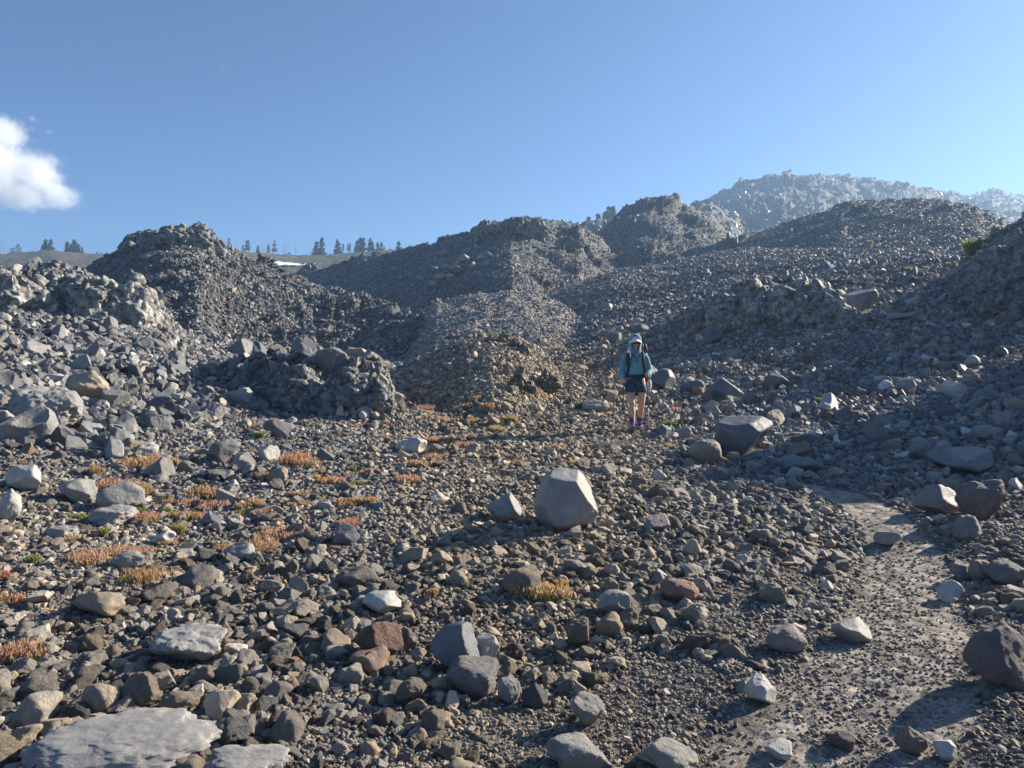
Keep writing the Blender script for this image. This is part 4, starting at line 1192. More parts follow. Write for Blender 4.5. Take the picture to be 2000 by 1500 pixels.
def plant(u, v, w, h, sty, seed, label=None):
    rg = np.random.RandomState(seed)
    x, y, z = hit(u, v)
    px = y / F
    W = w * px * .5; W *= 1.12; D = min(W * .9, max(.45 * W, h * px * 2.0)); Hm = min(.45 * h * px + .02, .13)
    grass = sty in ("grass", "straw", "tall")
    if sty == "tall": Hm = h * px * .85; D = W
    elif grass: Hm = h * px * .7
    n = int(np.clip(w * h * .9, 140, 1800))
    if grass: n = int(np.clip(w * h * .45, 60, 380))
    wt = np.array(STY[sty][0]); wt = wt / wt.sum()
    P, Q, MI = [], [], []
    nl = 1 + int(w / 22)
    lobes = [(rg.uniform(-.7, .7) * W, rg.uniform(-.6, .6) * D, rg.uniform(.35, .6)) for _ in range(nl)] + [(0, 0, .55)]
    for k in range(n):
        lx, ly, lr = lobes[rg.randint(len(lobes))]
        a = rg.uniform(0, 2 * PI); r = math.sqrt(rg.rand()) * lr
        gx_, gy_ = x + lx + math.cos(a) * r * W, y + ly + math.sin(a) * r * D
        if grass: gx_, gy_ = x + math.cos(a) * r * W * .5, y + math.sin(a) * r * D * .5
        gz_ = None
        mi_ = int(rg.choice(7, p=wt))
        P.append((gx_, gy_, rg.uniform(0, 6.28), r, mi_))
    arr = np.array([(p[0], p[1]) for p in P]); gz = ground_z(arr[:, 0], arr[:, 1])
    Vv, Ff = [], []
    for k, (gx_, gy_, ang, r, mi_) in enumerate(P):
        b = np.array((gx_, gy_, gz[k] - .004))
        if grass:
            L = Hm * rg.uniform(.45, 1.1); out = np.array((math.cos(ang), math.sin(ang), 0)) * rg.uniform(.05, .6) * L
            wd = np.array((-math.sin(ang), math.cos(ang), 0)) * max(.003, .0007 * y)
            tip = b + out + np.array((0, 0, L)); mid = b + out * .35 + np.array((0, 0, L * .6))
            i = len(Vv); Vv += [b - wd, b + wd, mid + wd * .8, tip]; Ff.append([i, i + 1, i + 2, i + 3]); MI.append(mi_)
        else:
            low = mi_ in (0,)
            hz = Hm * (rg.uniform(.05, .5) if low else rg.uniform(.45, 1.1)) * (1 - .3 * r)
            s = max(.006, .0011 * y) * rg.uniform(.7, 1.3)
            c = b + np.array((rg.normal() * .006, rg.normal() * .006, hz))
            wd = np.array((-math.sin(ang), math.cos(ang), rg.uniform(-.3, .3))) * s
            wd = wd * (.7 if not low else 1.0); upv = np.array((rg.uniform(-.4, .4), rg.uniform(-.4, .4), 1.0 if not low else .35)) * s * (2.3 if not low else 1.2)
            i = len(Vv); Vv += [c - upv, c + wd, c + upv, c - wd]; Ff.append([i, i + 1, i + 2, i + 3]); MI.append(mi_)
            if not low and k % 3 == 0:
                i = len(Vv); st = wd * .25; Vv += [b - st, b + st, c + st, c - st]; Ff.append([i, i + 1, i + 2, i + 3]); MI.append(0)
    Vv = np.array(Vv) - np.array((x, y, z))
    name = "grass_tuft" if grass else "mat_plant"
    o = link(name, mesh_np(name, Vv, Ff, PM, smooth=False, midx=MI), loc=(x, y, z))
    if label is None:
        ww, ph, _ = where_words(u, v)
        size = "large " if w > 70 else ("small " if w < 30 else "")
        ph = " ".join(ph.split()[:8])
        for cut in (" the", " of", " and", " with", " a", " in", " at", " on", " left", " right", " beside", " by"):
            if ph.endswith(cut): ph = ph[:-len(cut)]
        label = "%s%s %s %s the %s" % (size, STY[sty][1], "grass tuft" if grass else "plant mat", ww, ph)
    base = label; k = 1
    while label in PLABELS:
        k += 1; label = {2: "other ", 3: "third ", 4: "fourth ", 5: "fifth "}.get(k, "further ") + base
    PLABELS.add(label)
    tag(o, " ".join(label.split()[:16]), "grass" if grass else "plant", "grass tufts among the stones" if grass else "low coloured plants among the stones")
PLABELS = set()
for i, pl in enumerate(PL):
    plant(*pl[:5], 500 + i, pl[5] if len(pl) > 5 else None)

# ------------------------------------------------------------------ the hiker
def loft(rings, n=16, cap=True):
    """rings: (centre, radius a, radius b, axis) – ellipses square to the axis."""
    vs, fs = [], []
    for c, a, b, ax in rings:
        ax = Vector(ax).normalized()
        ref = Vector((1, 0, 0)) if abs(ax.x) < .8 else Vector((0, 1, 0))
        e2 = ax.cross(ref).normalized(); e1 = e2.cross(ax).normalized()
        for k in range(n):
            t = 2 * PI * k / n
            vs.append(Vector(c) + e1 * (a * math.cos(t)) + e2 * (b * math.sin(t)))
    m = len(rings)
    for i in range(m - 1):
        for k in range(n):
            fs.append((i * n + k, i * n + (k + 1) % n, (i + 1) * n + (k + 1) % n, (i + 1) * n + k))
    if cap:
        fs.append(tuple(range(n))[::-1]); fs.append(tuple((m - 1) * n + k for k in range(n)))
    return vs, fs
def limb(pts, n=12):
    """pts: (point, radius) or (point, ra, rb)"""
    rings = []
    P = [Vector(p[0]) for p in pts]
    for i, p in enumerate(pts):
        ax = (P[min(i + 1, len(P) - 1)] - P[max(i - 1, 0)])
        rings.append((P[i], p[1], p[2] if len(p) > 2 else p[1], ax))
    # rounded ends
    a0 = (P[0] - P[1]).normalized(); a1 = (P[-1] - P[-2]).normalized()
    r0, r1 = rings[0], rings[-1]
    rings = [(P[0] + a0 * r0[1] * .8, r0[1] * .45, r0[2] * .45, r0[3]), ] + rings + [(P[-1] + a1 * r1[1] * .8, r1[1] * .45, r1[2] * .45, r1[3])]
    return loft(rings, n)
def ball(c, r, n=10):
    vs, fs = [], []
    rings = []
    for k in range(1, n):
        t = PI * k / n
        rings.append((Vector(c) + Vector((0, 0, -math.cos(t) * r[2])), r[0] * math.sin(t), r[1] * math.sin(t), (0, 0, 1)))
    return loft(rings, 16)
def solid(name, parts, mats, parent, voxel=None, smooth=True, loc=None, sm=0, solidify=0):
    vs, fs, mi = [], [], []
    for p in parts:
        o = len(vs); vs += list(p[0]); fs += [tuple(i + o for i in f) for f in p[1]]; mi += [p[2] if len(p) > 2 else 0] * len(p[1])
    me = bpy.data.meshes.new(name); me.from_pydata([tuple(v) for v in vs], [], fs); me.update()
    for m in (mats if isinstance(mats, (list, tuple)) else [mats]): me.materials.append(m)
    me.polygons.foreach_set("material_index", mi)
    bm = bmesh.new(); bm.from_mesh(me); bmesh.ops.recalc_face_normals(bm, faces=bm.faces); bm.to_mesh(me); bm.free()
    me.polygons.foreach_set("use_smooth", [smooth] * len(me.polygons))
    ob = link(name, me, parent, loc)
    if solidify:
        md = ob.modifiers.new("thick", 'SOLIDIFY'); md.thickness = solidify; md.offset = 1
    if voxel:
        md = ob.modifiers.new("remesh", 'REMESH'); md.mode = 'VOXEL'; md.voxel_size = voxel; md.use_smooth_shade = True
    if sm:
        md = ob.modifiers.new("smooth", 'SMOOTH'); md.iterations = sm; md.factor = .5
    return ob
def boxp(c, s, rot=None):
    vs = [Vector((x * s[0] / 2, y * s[1] / 2, z * s[2] / 2)) for x in (-1, 1) for y in (-1, 1) for z in (-1, 1)]
    if rot: vs = [Euler(rot).to_matrix() @ v for v in vs]
    vs = [v + Vector(c) for v in vs]
    return vs, [(0, 1, 3, 2), (4, 6, 7, 5), (0, 4, 5, 1), (2, 3, 7, 6), (0, 2, 6, 4), (1, 5, 7, 3)]

def fabric(name, col, rough=.85, trans=0, nz=60):
    b = NB(name)
    tc = b.new("ShaderNodeTexCoord").outputs["Object"]
    n = b.noise(tc, 9, 4, .6); f = b.noise(tc, nz, 3, .6)
    b.base(b.mix(b.ramp(n, [(.35, 0.0), (.65, 1.0)]), tuple(c * .86 for c in col), tuple(min(1, c * 1.12) for c in col)))
    b.b.inputs["Roughness"].default_value = rough
    m = b.new("ShaderNodeMath", operation='MULTIPLY_ADD'); m.inputs[1].default_value = .2
    b.l.new(f, m.inputs[0]); b.l.new(n, m.inputs[2]); b.bump(m.outputs[0], .5, .03)
    if trans:
        t = b.new("ShaderNodeBsdfTranslucent"); t.inputs[0].default_value = (*col, 1)
        x = b.new("ShaderNodeMixShader"); x.inputs[0].default_value = trans
        b.l.new(b.b.outputs[0], x.inputs[1]); b.l.new(t.outputs[0], x.inputs[2]); b.l.new(x.outputs[0], b.out.inputs[0])
    return b.m
M_SKIN = plain("skin", (.60, .34, .24), .55, noise_scale=20, var=.06)
M_SKIN.node_tree.nodes["Principled BSDF"].inputs["Subsurface Weight"].default_value = .08
M_SKIN.node_tree.nodes["Principled BSDF"].inputs["Subsurface Scale"].default_value = .02
M_JACK = fabric("teal_jacket", (.14, .40, .49), .8, .22)
M_BLK = fabric("black_webbing", (.018, .018, .024), .7)
M_POUCH = fabric("dark_pouch", (.03, .022, .035), .75)
M_WHITE = plain("white_plastic", (.75, .8, .84), .45)
M_CAPM = plain("pale_lilac_cloth", (.82, .82, .9), .8)
M_PINKC = plain("pink_cloth", (.74, .52, .6), .8)
M_LENS = plain("dark_lens", (.012, .012, .015), .15)
M_PURP = fabric("purple_sock", (.16, .06, .22), .9)
M_DPURP = fabric("dark_purple_sock", (.10, .045, .12), .9)
M_SHOE = fabric("pink_shoe", (.48, .36, .44), .75)
M_SOLE = plain("grey_green_sole", (.13, .16, .13), .8, noise_scale=60)
M_ORG = plain("orange_plastic", (.6, .16, .05), .5)
M_RED = fabric("red_cloth", (.5, .03, .07), .7)
M_PACK = fabric("dark_pack", (.03, .045, .05), .7)
M_PALE = fabric("pale_grey_cloth", (.5, .52, .5), .7)
M_POLE = plain("carbon_pole", (.06, .065, .07), .35, .3)
M_ALU = plain("aluminium", (.55, .56, .58), .35, .8)
M_CORK = plain("grip_foam", (.03, .03, .03), .8)
M_HAIR = plain("dark_hair", (.03, .02, .015), .6)
# patterned shorts
b = NB("patterned_shorts"); tc = b.new("ShaderNodeTexCoord").outputs["Object"]
nd = b.new("ShaderNodeTexVoronoi"); nd.inputs["Scale"].default_value = 38; b.l.new(tc, nd.inputs["Vector"])
bwn = b.new("ShaderNodeRGBToBW"); b.l.new(nd.outputs["Color"], bwn.inputs[0])
c_ = b.mix(b.ramp(nd.outputs["Distance"], [(.25, 1.0), (.42, 0.0)]), (.010, .03, .055), b.mix(b.ramp(bwn.outputs[0], [(.4, 0.0), (.6, 1.0)]), (.03, .15, .19), (.012, .06, .10)))
b.base(b.mix(b.ramp(b.noise(tc, 45, 2), [(.64, 0.0), (.70, .7)]), c_, (.22, .42, .45))); b.b.inputs["Roughness"].default_value = .85
M_SHORT = b.m

hx, hy, hz = hit(1240, 842)
person = empty("person", (hx, hy, hz))
tag(person, "person hiking down the path in teal hooded jacket, white-brimmed cap, sunglasses and shorts", "person")
FL = -.28   # the leading foot is nearer the camera
zl = float(ground_z([hx - .08], [hy + FL])[0]) - hz; zr = float(ground_z([hx + .1], [hy + .02])[0]) - hz
SHX = -.085
body = []
body.append(limb([((SHX + .02, 0, .90), .095), ((SHX, -.06, .76), .086), ((SHX, -.105, .64), .070), ((SHX, -.15, .545), .054), ((SHX + .004, -.165, .49), .055), ((SHX + .006, -.165, .42), .048), ((SHX + .012, -.175, .34), .055), ((SHX + .006, -.215, .22), .042), ((SHX + .002, -.255, .12), .033), ((SHX, -.265, .07), .036)], 16))
body.append(limb([((.08, 0, .90), .095), ((.112, -.005, .76), .084), ((.122, -.015, .64), .068), ((.118, -.035, .545), .053), ((.112, -.035, .49), .054), ((.108, .005, .42), .047), ((.108, .045, .34), .055), ((.102, .075, .22), .041), ((.10, .10, .12), .032), ((.10, .10, .07), .036)], 16))
body.append(limb([((0, 0, .86), .15, .11), ((0, 0, 1.0), .13, .10), ((0, 0, 1.2), .15, .10), ((0, 0, 1.32), .13, .085), ((0, -.005, 1.38), .06, .055), ((0, -.012, 1.45), .052, .052)], 20))
HC = Vector((0, -.02, 1.535))
body.append(ball(HC + Vector((0, .012, .02)), (.074, .09, .098)))
body.append(limb([((0, -.035, 1.53), .056, .052), ((0, -.055, 1.475), .047, .042), ((0, -.072, 1.437), .026, .024)], 14))   # jaw and chin
body.append(limb([((0, -.10, 1.535), .009), ((0, -.113, 1.512), .011), ((0, -.122, 1.496), .013)], 8))                    # nose
for s in (-1, 1):
    body.append(ball((s * .033, -.092, 1.495), (.018, .014, .018), 6))                                                     # cheeks
    body.append(ball((s * .078, .0, 1.515), (.010, .02, .03), 6))                                                          # ears
body.append(limb([((-.018, -.099, 1.468), .006), ((0, -.104, 1.467), .008), ((.018, -.099, 1.468), .006)], 8))            # lips
LH = Vector((-.205, -.115, .875)); RH = Vector((.165, -.215, .975))
body.append(limb([((-.172, 0, 1.30), .05), ((-.215, .02, 1.09), .04), ((-.212, -.05, .96), .03), (LH + Vector((0, .02, .03)), .026, .03)], 12))
body.append(limb([((.18, 0, 1.30), .05), ((.245, .02, 1.07), .04), ((.205, -.10, .99), .032), (RH + Vector((.012, .03, .005)), .028, .028)], 12))
def fist(c, side, shaft):
    """Palm with four fingers closed round the grip and a thumb across them. shaft: direction of the pole."""
    c = Vector(c); ax = Vector(shaft).normalized(); fw = Vector((0, -1, 0)); fw = (fw - ax * fw.dot(ax)).normalized(); sd = ax.cross(fw) * side
    out = [limb([(c + ax * .035 + fw * -.012 + sd * .014, .016, .022), (c + ax * 0 + fw * -.016 + sd * .018, .018, .024), (c - ax * .035 + fw * -.012 + sd * .014, .015, .02)], 10)]
    for k, (o, L) in enumerate(((.032, 1.0), (.012, 1.08), (-.009, 1.0), (-.029, .84))):
        b0 = c + ax * o + sd * .024 - fw * .004; r = .0095 - .0006 * k
        out.append(limb([(b0, r), (c + ax * o + sd * .020 + fw * .024 * L, r), (c + ax * o - sd * .006 + fw * .030 * L, r * .95), (c + ax * o - sd * .023 + fw * .012 * L, r * .85)], 8))
    out.append(limb([(c + ax * .02 - fw * .014 - sd * .004, .011), (c + ax * .040 - fw * .002 - sd * .020, .010), (c + ax * .046 + fw * .018 - sd * .014, .008)], 8))
    return out
LT = Vector((-.30, -.33, 0)); LT.z = float(ground_z([hx + LT.x], [hy + LT.y])[0]) - hz
RT = Vector((.205, -.27, 0)); RT.z = float(ground_z([hx + RT.x], [hy + RT.y])[0]) - hz
body += fist(LH, -1, LH - LT) + fist(RH, 1, RH - RT)
solid("body", body, M_SKIN, person, voxel=.0062, sm=3)
# jacket: trunk and sleeves as one garment
jk = [loft([((0, 0, .865), .165, .118, (0, 0, 1)), ((0, 0, .89), .175, .128, (0, 0, 1)), ((0, 0, .93), .168, .122, (0, 0, 1)), ((0, 0, .965), .152, .112, (0, 0, 1)), ((0, -.004, 1.0), .168, .126, (0, 0, 1)), ((0, -.006, 1.05), .178, .134, (0, 0, 1)), ((0, -.004, 1.13), .178, .13, (0, 0, 1)),
            ((0, 0, 1.22), .183, .128, (0, 0, 1)), ((0, 0, 1.29), .188, .118, (0, 0, 1)), ((0, 0, 1.34), .165, .10, (0, 0, 1)), ((0, 0, 1.375), .12, .09, (0, 0, 1)), ((0, -.005, 1.40), .085, .085, (0, 0, 1))], 28)]
jk.append(limb([((-.145, 0, 1.315), .062), ((-.185, .0, 1.27), .064), ((-.205, .012, 1.18), .060), ((-.222, .02, 1.09), .058), ((-.228, -.01, 1.02), .056), ((-.222, -.05, .965), .051), ((-.212, -.085, .92), .041)], 16))
jk.append(limb([((.15, 0, 1.315), .062), ((.195, .0, 1.27), .064), ((.225, .012, 1.18), .060), ((.248, .02, 1.09), .060), ((.25, -.01, 1.045), .060), ((.225, -.08, 1.01), .056), ((.19, -.155, .985), .044)], 16))
for k in range(9):   # folds at the elbows and above the belt
    rr = random.Random(60 + k)
    zz_ = rr.uniform(1.0, 1.2); xx_ = rr.uniform(-.13, .13)
    jk.append(limb([((xx_ - .05, -.118, zz_ + rr.uniform(-.02, .03)), .008), ((xx_, -.127, zz_), .011), ((xx_ + .05, -.118, zz_ + rr.uniform(-.03, .02)), .008)], 8))
solid("jacket", jk, M_JACK, person, voxel=.008, sm=4)
# hood: rows of rings, open in front of the face
HR = [(1.34, .135, .105, 0), (1.375, .115, .105, 4), (1.405, .104, .112, 14), (1.44, .100, .118, 27), (1.49, .104, .122, 37), (1.54, .108, .128, 41), (1.59, .108, .130, 40), (1.625, .102, .125, 34), (1.655, .09, .112, 20), (1.68, .068, .085, 4), (1.697, .038, .05, 0), (1.703, .006, .01, 0)]
hv, hf = [], []; m_ = 33
for (z_, rx_, ry_, op) in HR:
    for k in range(m_):
        a = R(-90 + op + (360 - 2 * op) * k / (m_ - 1))
        fr = 1 + .05 * math.exp(-((k - m_ / 2) / 14) ** 2)
        hv.append(Vector((rx_ * math.cos(a), .012 + ry_ * math.sin(a) * fr - .02 * (z_ > 1.6) * (math.sin(a) < 0), z_)))
for i in range(len(HR) - 1):
    for k in range(m_ - 1): hf.append((i * m_ + k, i * m_ + k + 1, (i + 1) * m_ + k + 1, (i + 1) * m_ + k))
hood = solid("hood", [(hv, hf)], M_JACK, person, solidify=.009)
tag(hood, "teal hood pulled up over the cap")
# cap front and brim, sunglasses, hair strand
solid("cap", [loft([((0, -.03, 1.585), .092, .105, (0, 0, 1)), ((0, -.036, 1.62), .09, .108, (0, 0, 1)), ((0, -.034, 1.652), .07, .09, (0, 0, 1)), ((0, -.02, 1.675), .03, .04, (0, 0, 1))], 24)], M_PINKC, person)
bv, bf = [], []
for j in range(5):
    f_ = j / 4
    for i in range(13):
        a = R(-75 + 150 * i / 12)
        rr_ = .090 + f_ * .095 * math.cos(a * .7)
        bv.append(Vector((math.sin(a) * (.092 + .022 * f_), -.02 - math.cos(a) * rr_ * 1.05, 1.606 - f_ * .048 - .024 * abs(math.sin(a)) ** 2)))
for j in range(4):
    for i in range(12): bf.append((j * 13 + i, j * 13 + i + 1, (j + 1) * 13 + i + 1, (j + 1) * 13 + i))
solid("cap_brim", [(bv, bf)], M_CAPM, person, solidify=.006)
gl = []
for s in (-1, 1):
    gl.append(limb([((s * .014, -.112, 1.545), .012, .017), ((s * .036, -.108, 1.546), .012, .021), ((s * .058, -.093, 1.547), .010, .018), ((s * .070, -.070, 1.55), .006, .009)], 10))
    gl.append(limb([((s * .070, -.07, 1.552), .004), ((s * .082, -.01, 1.55), .004)], 6))
gl.append(limb([((-.014, -.115, 1.552), .004), ((.014, -.115, 1.552), .004)], 6))
solid("sunglasses", gl, M_LENS, person)
solid("hair", [limb([((-.07, -.05, 1.53), .012), ((-.078, -.05, 1.46), .010), ((-.07, -.06, 1.41), .006)], 8), limb([((.07, -.05, 1.53), .012), ((.078, -.05, 1.46), .010), ((.072, -.06, 1.42), .006)], 8)], M_HAIR, person)
solid("zipper", [boxp((.004, -.131, 1.25), (.009, .008, .13), (0, R(-8), 0))], M_BLK, person)
solid("logo", [limb([((.078, -.127, 1.235), .014, .014), ((.078, -.131, 1.235), .014, .014)], 14), ], M_BLK, person)
solid("logo", [ball((.072, -.140, 1.233), (.008, .006, .008), 6)], M_CAPM, person)
# shorts
sh = [limb([((0, 0, .93), .155, .118), ((0, -.01, .88), .165, .13), ((0, -.015, .85), .16, .13)], 24)]
sh.append(loft([((-.07, -.015, .86), .095, .125, (0, 0, 1)), ((-.092, -.048, .78), .092, .13, (0, 0, 1)), ((-.100, -.082, .72), .084, .118, (0, .1, 1)), ((-.102, -.098, .675), .082, .112, (0, .1, 1))], 20))
sh.append(loft([((.075, 0, .86), .09, .105, (0, 0, 1)), ((.105, -.005, .78), .092, .108, (0, 0, 1)), ((.124, -.018, .72), .084, .102, (0, .1, 1)), ((.126, -.022, .675), .082, .10, (0, .1, 1))], 20))
solid("shorts", sh, M_SHORT, person, voxel=.008, sm=4)
# socks and shoes
for (cx_, y0_, y1_, zf, nm) in ((SHX, -.205, -.262, zl, "l"), (.102, .068, .10, zr, "r")):
    solid("sock", [loft([((cx_, y0_, .255), .046, .046, (0, 0, 1)), ((cx_, (y0_ + y1_) / 2, .17), .041, .043, (0, 0, 1))], 16) + (0,), loft([((cx_, (y0_ + y1_) / 2, .172), .0415, .0435, (0, 0, 1)), ((cx_, y1_, .09), .042, .048, (0, 0, 1))], 16) + (1,)], [M_DPURP, M_PURP], person)
def shoe(cx_, cy_, cz_, pitch, yaw):
    Rm = Euler((pitch, 0, yaw)).to_matrix()
    def T(p): return Rm @ Vector(p) + Vector((cx_, cy_, cz_))
    def sh_(rings, n=16): 
        v, f = loft([((0, y_, z_), a, b_, (0, 1, 0)) for (y_, z_, a, b_) in rings], n); return [T(p) for p in v], f
    up = solid("shoe", [sh_([(.075, .055, .022, .03), (.06, .058, .036, .045), (.0, .062, .041, .052), (-.05, .05, .044, .042), (-.11, .042, .048, .032), (-.16, .037, .040, .026), (-.19, .033, .018, .014)])], M_SHOE, person)
    so = solid("sole", [sh_([(.085, .018, .025, .012), (.06, .016, .040, .016), (0, .014, .041, .014), (-.10, .014, .050, .014), (-.16, .016, .043, .014), (-.195, .022, .020, .010)])], M_SOLE, up)
    lc = solid("laces", [sh_([(-.03, .088, .022, .008), (-.06, .078, .022, .008), (-.09, .067, .02, .007)], 10)], M_PURP, up)
shoe(SHX - .004, -.255, zl + .04, R(-24), R(-4))
shoe(.112, .10, zr + .0, R(0), R(14))

# ------------------------------------------------------------------ backpack (carried, a thing of its own)
pack = empty("backpack", (hx, hy, hz))
tag(pack, "dark hiking backpack with red and black roll on top, worn by the hiker", "backpack")
solid("pack_body", [limb([((.075, .20, .74), .15, .10), ((.09, .22, .85), .19, .13), ((.10, .23, 1.05), .20, .135), ((.10, .22, 1.25), .19, .12), ((.09, .20, 1.36), .17, .10)], 20)], M_PACK, pack, voxel=.012, sm=3)
solid("pack_lid", [limb([((.09, .20, 1.40), .12, .10), ((.10, .20, 1.46), .13, .11), ((.10, .20, 1.51), .10, .09)], 18)], M_BLK, pack)
solid("red_roll", [limb([((.145, .12, 1.36), .034), ((.147, .12, 1.45), .038), ((.145, .12, 1.53), .030)], 14)], M_RED, pack)
solid("black_roll", [limb([((.20, .15, 1.38), .034), ((.205, .15, 1.45), .046), ((.20, .15, 1.52), .036)], 14)], M_BLK, pack)
solid("side_pocket", [limb([((.235, .17, .90), .045, .05), ((.25, .17, 1.0), .05, .055), ((.24, .17, 1.08), .04, .05)], 14)], M_PACK, pack)
solid("rolled_mat", [limb([((.255, .12, .70), .04), ((.275, .13, .80), .046), ((.28, .14, .88), .034)], 14)], M_PALE, pack)
solid("pale_panel", [limb([((.19, .13, .67), .028, .02), ((.20, .12, .78), .032, .022), ((.20, .12, .84), .02, .02)], 12)], M_PALE, pack)
solid("side_bottle", [limb([((.285, .15, .96), .026), ((.275, .15, 1.08), .026)], 12)], M_WHITE, pack)
solid("purple_strap", [limb([((.262, .10, 1.10), .012), ((.268, .12, 1.16), .012)], 8)], M_PURP, pack)
def strap(pts, w, t, name, m=M_BLK):
    return solid(name, [limb([(p, w, t) for p in pts], 10)], m, pack)
strap([(-.115, .08, 1.385), (-.125, -.03, 1.395), (-.125, -.105, 1.34), (-.122, -.138, 1.24), (-.135, -.142, 1.12), (-.15, -.12, 1.02), (-.16, -.02, .99)], .026, .010, "shoulder_strap")
strap([(.115, .08, 1.385), (.125, -.03, 1.395), (.122, -.105, 1.34), (.122, -.138, 1.24), (.14, -.142, 1.12), (.165, -.10, 1.04), (.17, .02, 1.02)], .026, .010, "shoulder_strap")
solid("hip_belt", [loft([((0, 0, .945), .172, .132, (0, 0, 1)), ((0, 0, .945), .180, .140, (0, 0, 1)), ((0, 0, .99), .180, .140, (0, 0, 1)), ((0, 0, .99), .172, .132, (0, 0, 1))], 30, cap=False)], M_BLK, pack)
solid("chest_strap", [limb([((-.11, -.148, 1.318), .006, .009), ((0, -.136, 1.314), .006, .009), ((.11, -.148, 1.318), .006, .009)], 8)], M_BLK, pack)
solid("buckle", [boxp((0, -.142, 1.312), (.026, .014, .03))], M_ORG, pack)
solid("hanging_strap", [limb([((.028, -.15, .95), .008, .004), ((.028, -.155, .85), .008, .004), ((.03, -.15, .76), .008, .004)], 8)], M_BLK, pack)
solid("strap_pouch", [limb([((-.150, -.165, 1.165), .040, .032), ((-.145, -.17, 1.25), .043, .036), ((-.138, -.165, 1.35), .040, .034)], 16)], M_POUCH, pack)
bo = solid("bottle", [limb([((-.135, -.16, 1.36), .034), ((-.133, -.16, 1.395), .034), ((-.13, -.158, 1.42), .022)], 14)], M_WHITE, pack)
solid("bottle_nozzle", [limb([((-.13, -.157, 1.43), .009), ((-.128, -.155, 1.465), .007)], 8)], M_WHITE, bo)

# ------------------------------------------------------------------ trekking poles (held, things of their own)
def pole(H_, T_, label):
    H_, T_ = Vector(H_), Vector(T_); ax = (H_ - T_).normalized()
    e = empty("trekking_pole", (hx + T_.x, hy + T_.y, hz + T_.z)); tag(e, label, "trekking pole", "trekking poles held by the hiker")
    L = (H_ - T_).length
    def at(f): return ax * (L * f)
    solid("upper_shaft", [limb([(at(.45), .010), (at(.93), .010)], 10)], M_POLE, e)
    solid("lower_shaft", [limb([(at(.03), .008), (at(.47), .0085)], 10)], M_ALU, e)
    solid("clamp", [limb([(at(.445), .012), (at(.475), .012)], 10)], M_CORK, e)
    solid("grip", [limb([(at(.90), .013), (at(.97), .014), (at(1.05), .015), (at(1.075), .019)], 12)], M_CORK, e)
    solid("basket", [limb([(at(.055), .026), (at(.062), .024)], 14)], M_CORK, e)
    solid("tip", [limb([(at(0), .003), (at(.035), .006)], 8)], M_ALU, e)
pole(LH, LT, "thin trekking pole in the hiker's hand on the left of the photo, planted forward")
pole(RH, RT, "thin trekking pole in the hiker's hand on the right of the photo, upright")

# ------------------------------------------------------------------ moon
mt = NB("moonlight"); mt.n.remove(mt.b)
em = mt.new("ShaderNodeEmission"); em.inputs[0].default_value = (.62, .72, .9, 1); em.inputs[1].default_value = .22
tr = mt.new("ShaderNodeBsdfTransparent"); mx = mt.new("ShaderNodeMixShader"); mx.inputs[0].default_value = .22
mt.l.new(tr.outputs[0], mx.inputs[1]); mt.l.new(em.outputs[0], mx.inputs[2]); mt.l.new(mx.outputs[0], mt.out.inputs[0])
DM = 4000.; mv, mf = [], []
rad = 7.5 * DM / F
for k in range(17):
    a = R(-88 + 176 * k / 16)
    for q in (0, 1): 
        xr = math.cos(a) * rad * (1.0 if q else .62); zr_ = math.sin(a) * rad
        for dy in (0, 6): mv.append((xr, dy, zr_))
for k in range(16):
    o_ = k * 4
    mf += [(o_, o_ + 2, o_ + 6, o_ + 4), (o_ + 1, o_ + 5, o_ + 7, o_ + 3), (o_ + 2, o_ + 3, o_ + 7, o_ + 6), (o_, o_ + 4, o_ + 5, o_ + 1)]
mm = bpy.data.meshes.new("moon"); mm.from_pydata(mv, [], mf); mm.materials.append(mt.m)
mo = link("moon", mm, loc=((429 - 1000) / F * DM, DM, EYE + (750 - 132) / F * DM)); mo.rotation_euler = (0, R(-18), 0)
tag(mo, "very faint thin crescent moon high in the left sky", "moon", kind="structure")

# ------------------------------------------------------------------ cloud: a body of lit vapour
DC = 1500.; pxm = DC / F
cm_ = NB("cloud_vapour"); cm_.n.remove(cm_.b)
tcn = cm_.new("ShaderNodeTexCoord").outputs["Object"]
def vmath(op, a, b=None):
    n = cm_.new("ShaderNodeVectorMath", operation=op)
    for sck, v in zip(n.inputs, (a, b)):
        if v is None: continue
        if isinstance(v, tuple): sck.default_value = v
        else: cm_.l.new(v, sck)
    return n
def fm(op, a, b=None, c=None, clamp=False):
    n = cm_.new("ShaderNodeMath", operation=op); n.use_clamp = clamp
    for sck, v in zip(n.inputs, (a, b, c)):
        if v is None: continue
        if isinstance(v, (int, float)): sck.default_value = v
        else: cm_.l.new(v, sck)
    return n.outputs[0]
wn_ = cm_.new("ShaderNodeTexNoise"); wn_.inputs["Scale"].default_value = .022; wn_.inputs["Detail"].default_value = 4; wn_.inputs["Roughness"].default_value = .62
cm_.l.new(tcn, wn_.inputs["Vector"])
fn_ = cm_.new("ShaderNodeTexNoise"); fn_.inputs["Scale"].default_value = .06; fn_.inputs["Detail"].default_value = 6; fn_.inputs["Roughness"].default_value = .68; fn_.inputs["Distortion"].default_value = .6
cm_.l.new(tcn, fn_.inputs["Vector"])
CU, CV = 20., 335.
best = None
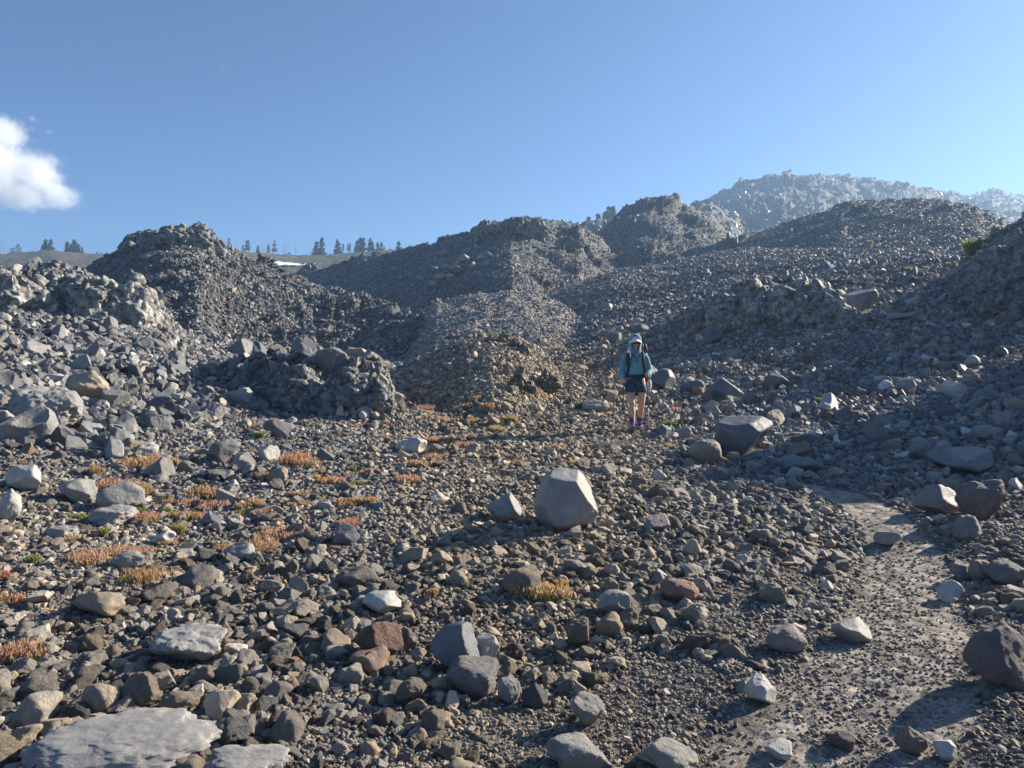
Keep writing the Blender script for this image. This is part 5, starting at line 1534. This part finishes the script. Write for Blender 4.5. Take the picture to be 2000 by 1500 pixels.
for (u_, v_, ru, rv, ry_) in ((-30, 320, 100, 82, 90), (10, 262, 48, 42, 60), (75, 345, 55, 58, 60), (112, 383, 46, 34, 45), (40, 380, 62, 36, 60), (-110, 330, 90, 90, 90), (60, 412, 26, 10, 25), (62, 232, 16, 10, 20), (96, 258, 22, 9, 18)):
    sub = vmath('SUBTRACT', tcn, ((u_ - CU) * pxm, 0, -(v_ - CV) * pxm)).outputs[0]
    sc_ = vmath('MULTIPLY', sub, (1 / (ru * pxm), 1 / (ry_ * pxm), 1 / (rv * pxm))).outputs[0]
    ln = vmath('LENGTH', sc_).outputs["Value"]
    q = fm('SUBTRACT', 1.0 if ru > 30 else .55, ln)
    best = q if best is None else fm('MAXIMUM', best, q)
dn = fm('ADD', best, fm('MULTIPLY', fm('SUBTRACT', wn_.outputs[0], .5), 1.1))
dn = fm('ADD', dn, fm('MULTIPLY', fm('SUBTRACT', fn_.outputs[0], .5), 1.5))
dn = fm('MULTIPLY', fm('ADD', dn, -.06), 1.9, clamp=True)
dn = fm('MULTIPLY', fm('MULTIPLY', dn, dn), .04)
pv = cm_.new("ShaderNodeVolumePrincipled"); pv.inputs["Color"].default_value = (.98, .985, 1, 1); pv.inputs["Anisotropy"].default_value = .35
cm_.l.new(dn, pv.inputs["Density"]); cm_.l.new(pv.outputs[0], cm_.out.inputs["Volume"])
cv_, cf_ = ICO[4]
cl = link("cloud", mesh_np("cloud", cv_ * np.array([240, 120, 175]), cf_, [cm_.m]), loc=((CU - 1000) * pxm, DC, EYE + (750 - CV) * pxm))
cl.location.x -= 0
tag(cl, "single white puffy cloud at the left edge of the sky", "cloud", kind="structure")

# ------------------------------------------------------------------ haze
hzm = NB("thin_haze"); hzm.n.remove(hzm.b)
pv = hzm.new("ShaderNodeVolumePrincipled"); pv.inputs["Color"].default_value = (.42, .66, 1, 1); pv.inputs["Density"].default_value = .0008; pv.inputs["Anisotropy"].default_value = .3
hzm.l.new(pv.outputs[0], hzm.out.inputs["Volume"])
hb = boxp((0, 290, 66), (1500, 700, 140))
me = bpy.data.meshes.new("haze"); me.from_pydata([tuple(v) for v in hb[0]], [], hb[1]); me.materials.append(hzm.m)
bm = bmesh.new(); bm.from_mesh(me); bmesh.ops.recalc_face_normals(bm, faces=bm.faces); bm.to_mesh(me); bm.free()
ho = link("haze", me); tag(ho, "thin bluish air haze over the whole slope", "haze", kind="stuff")
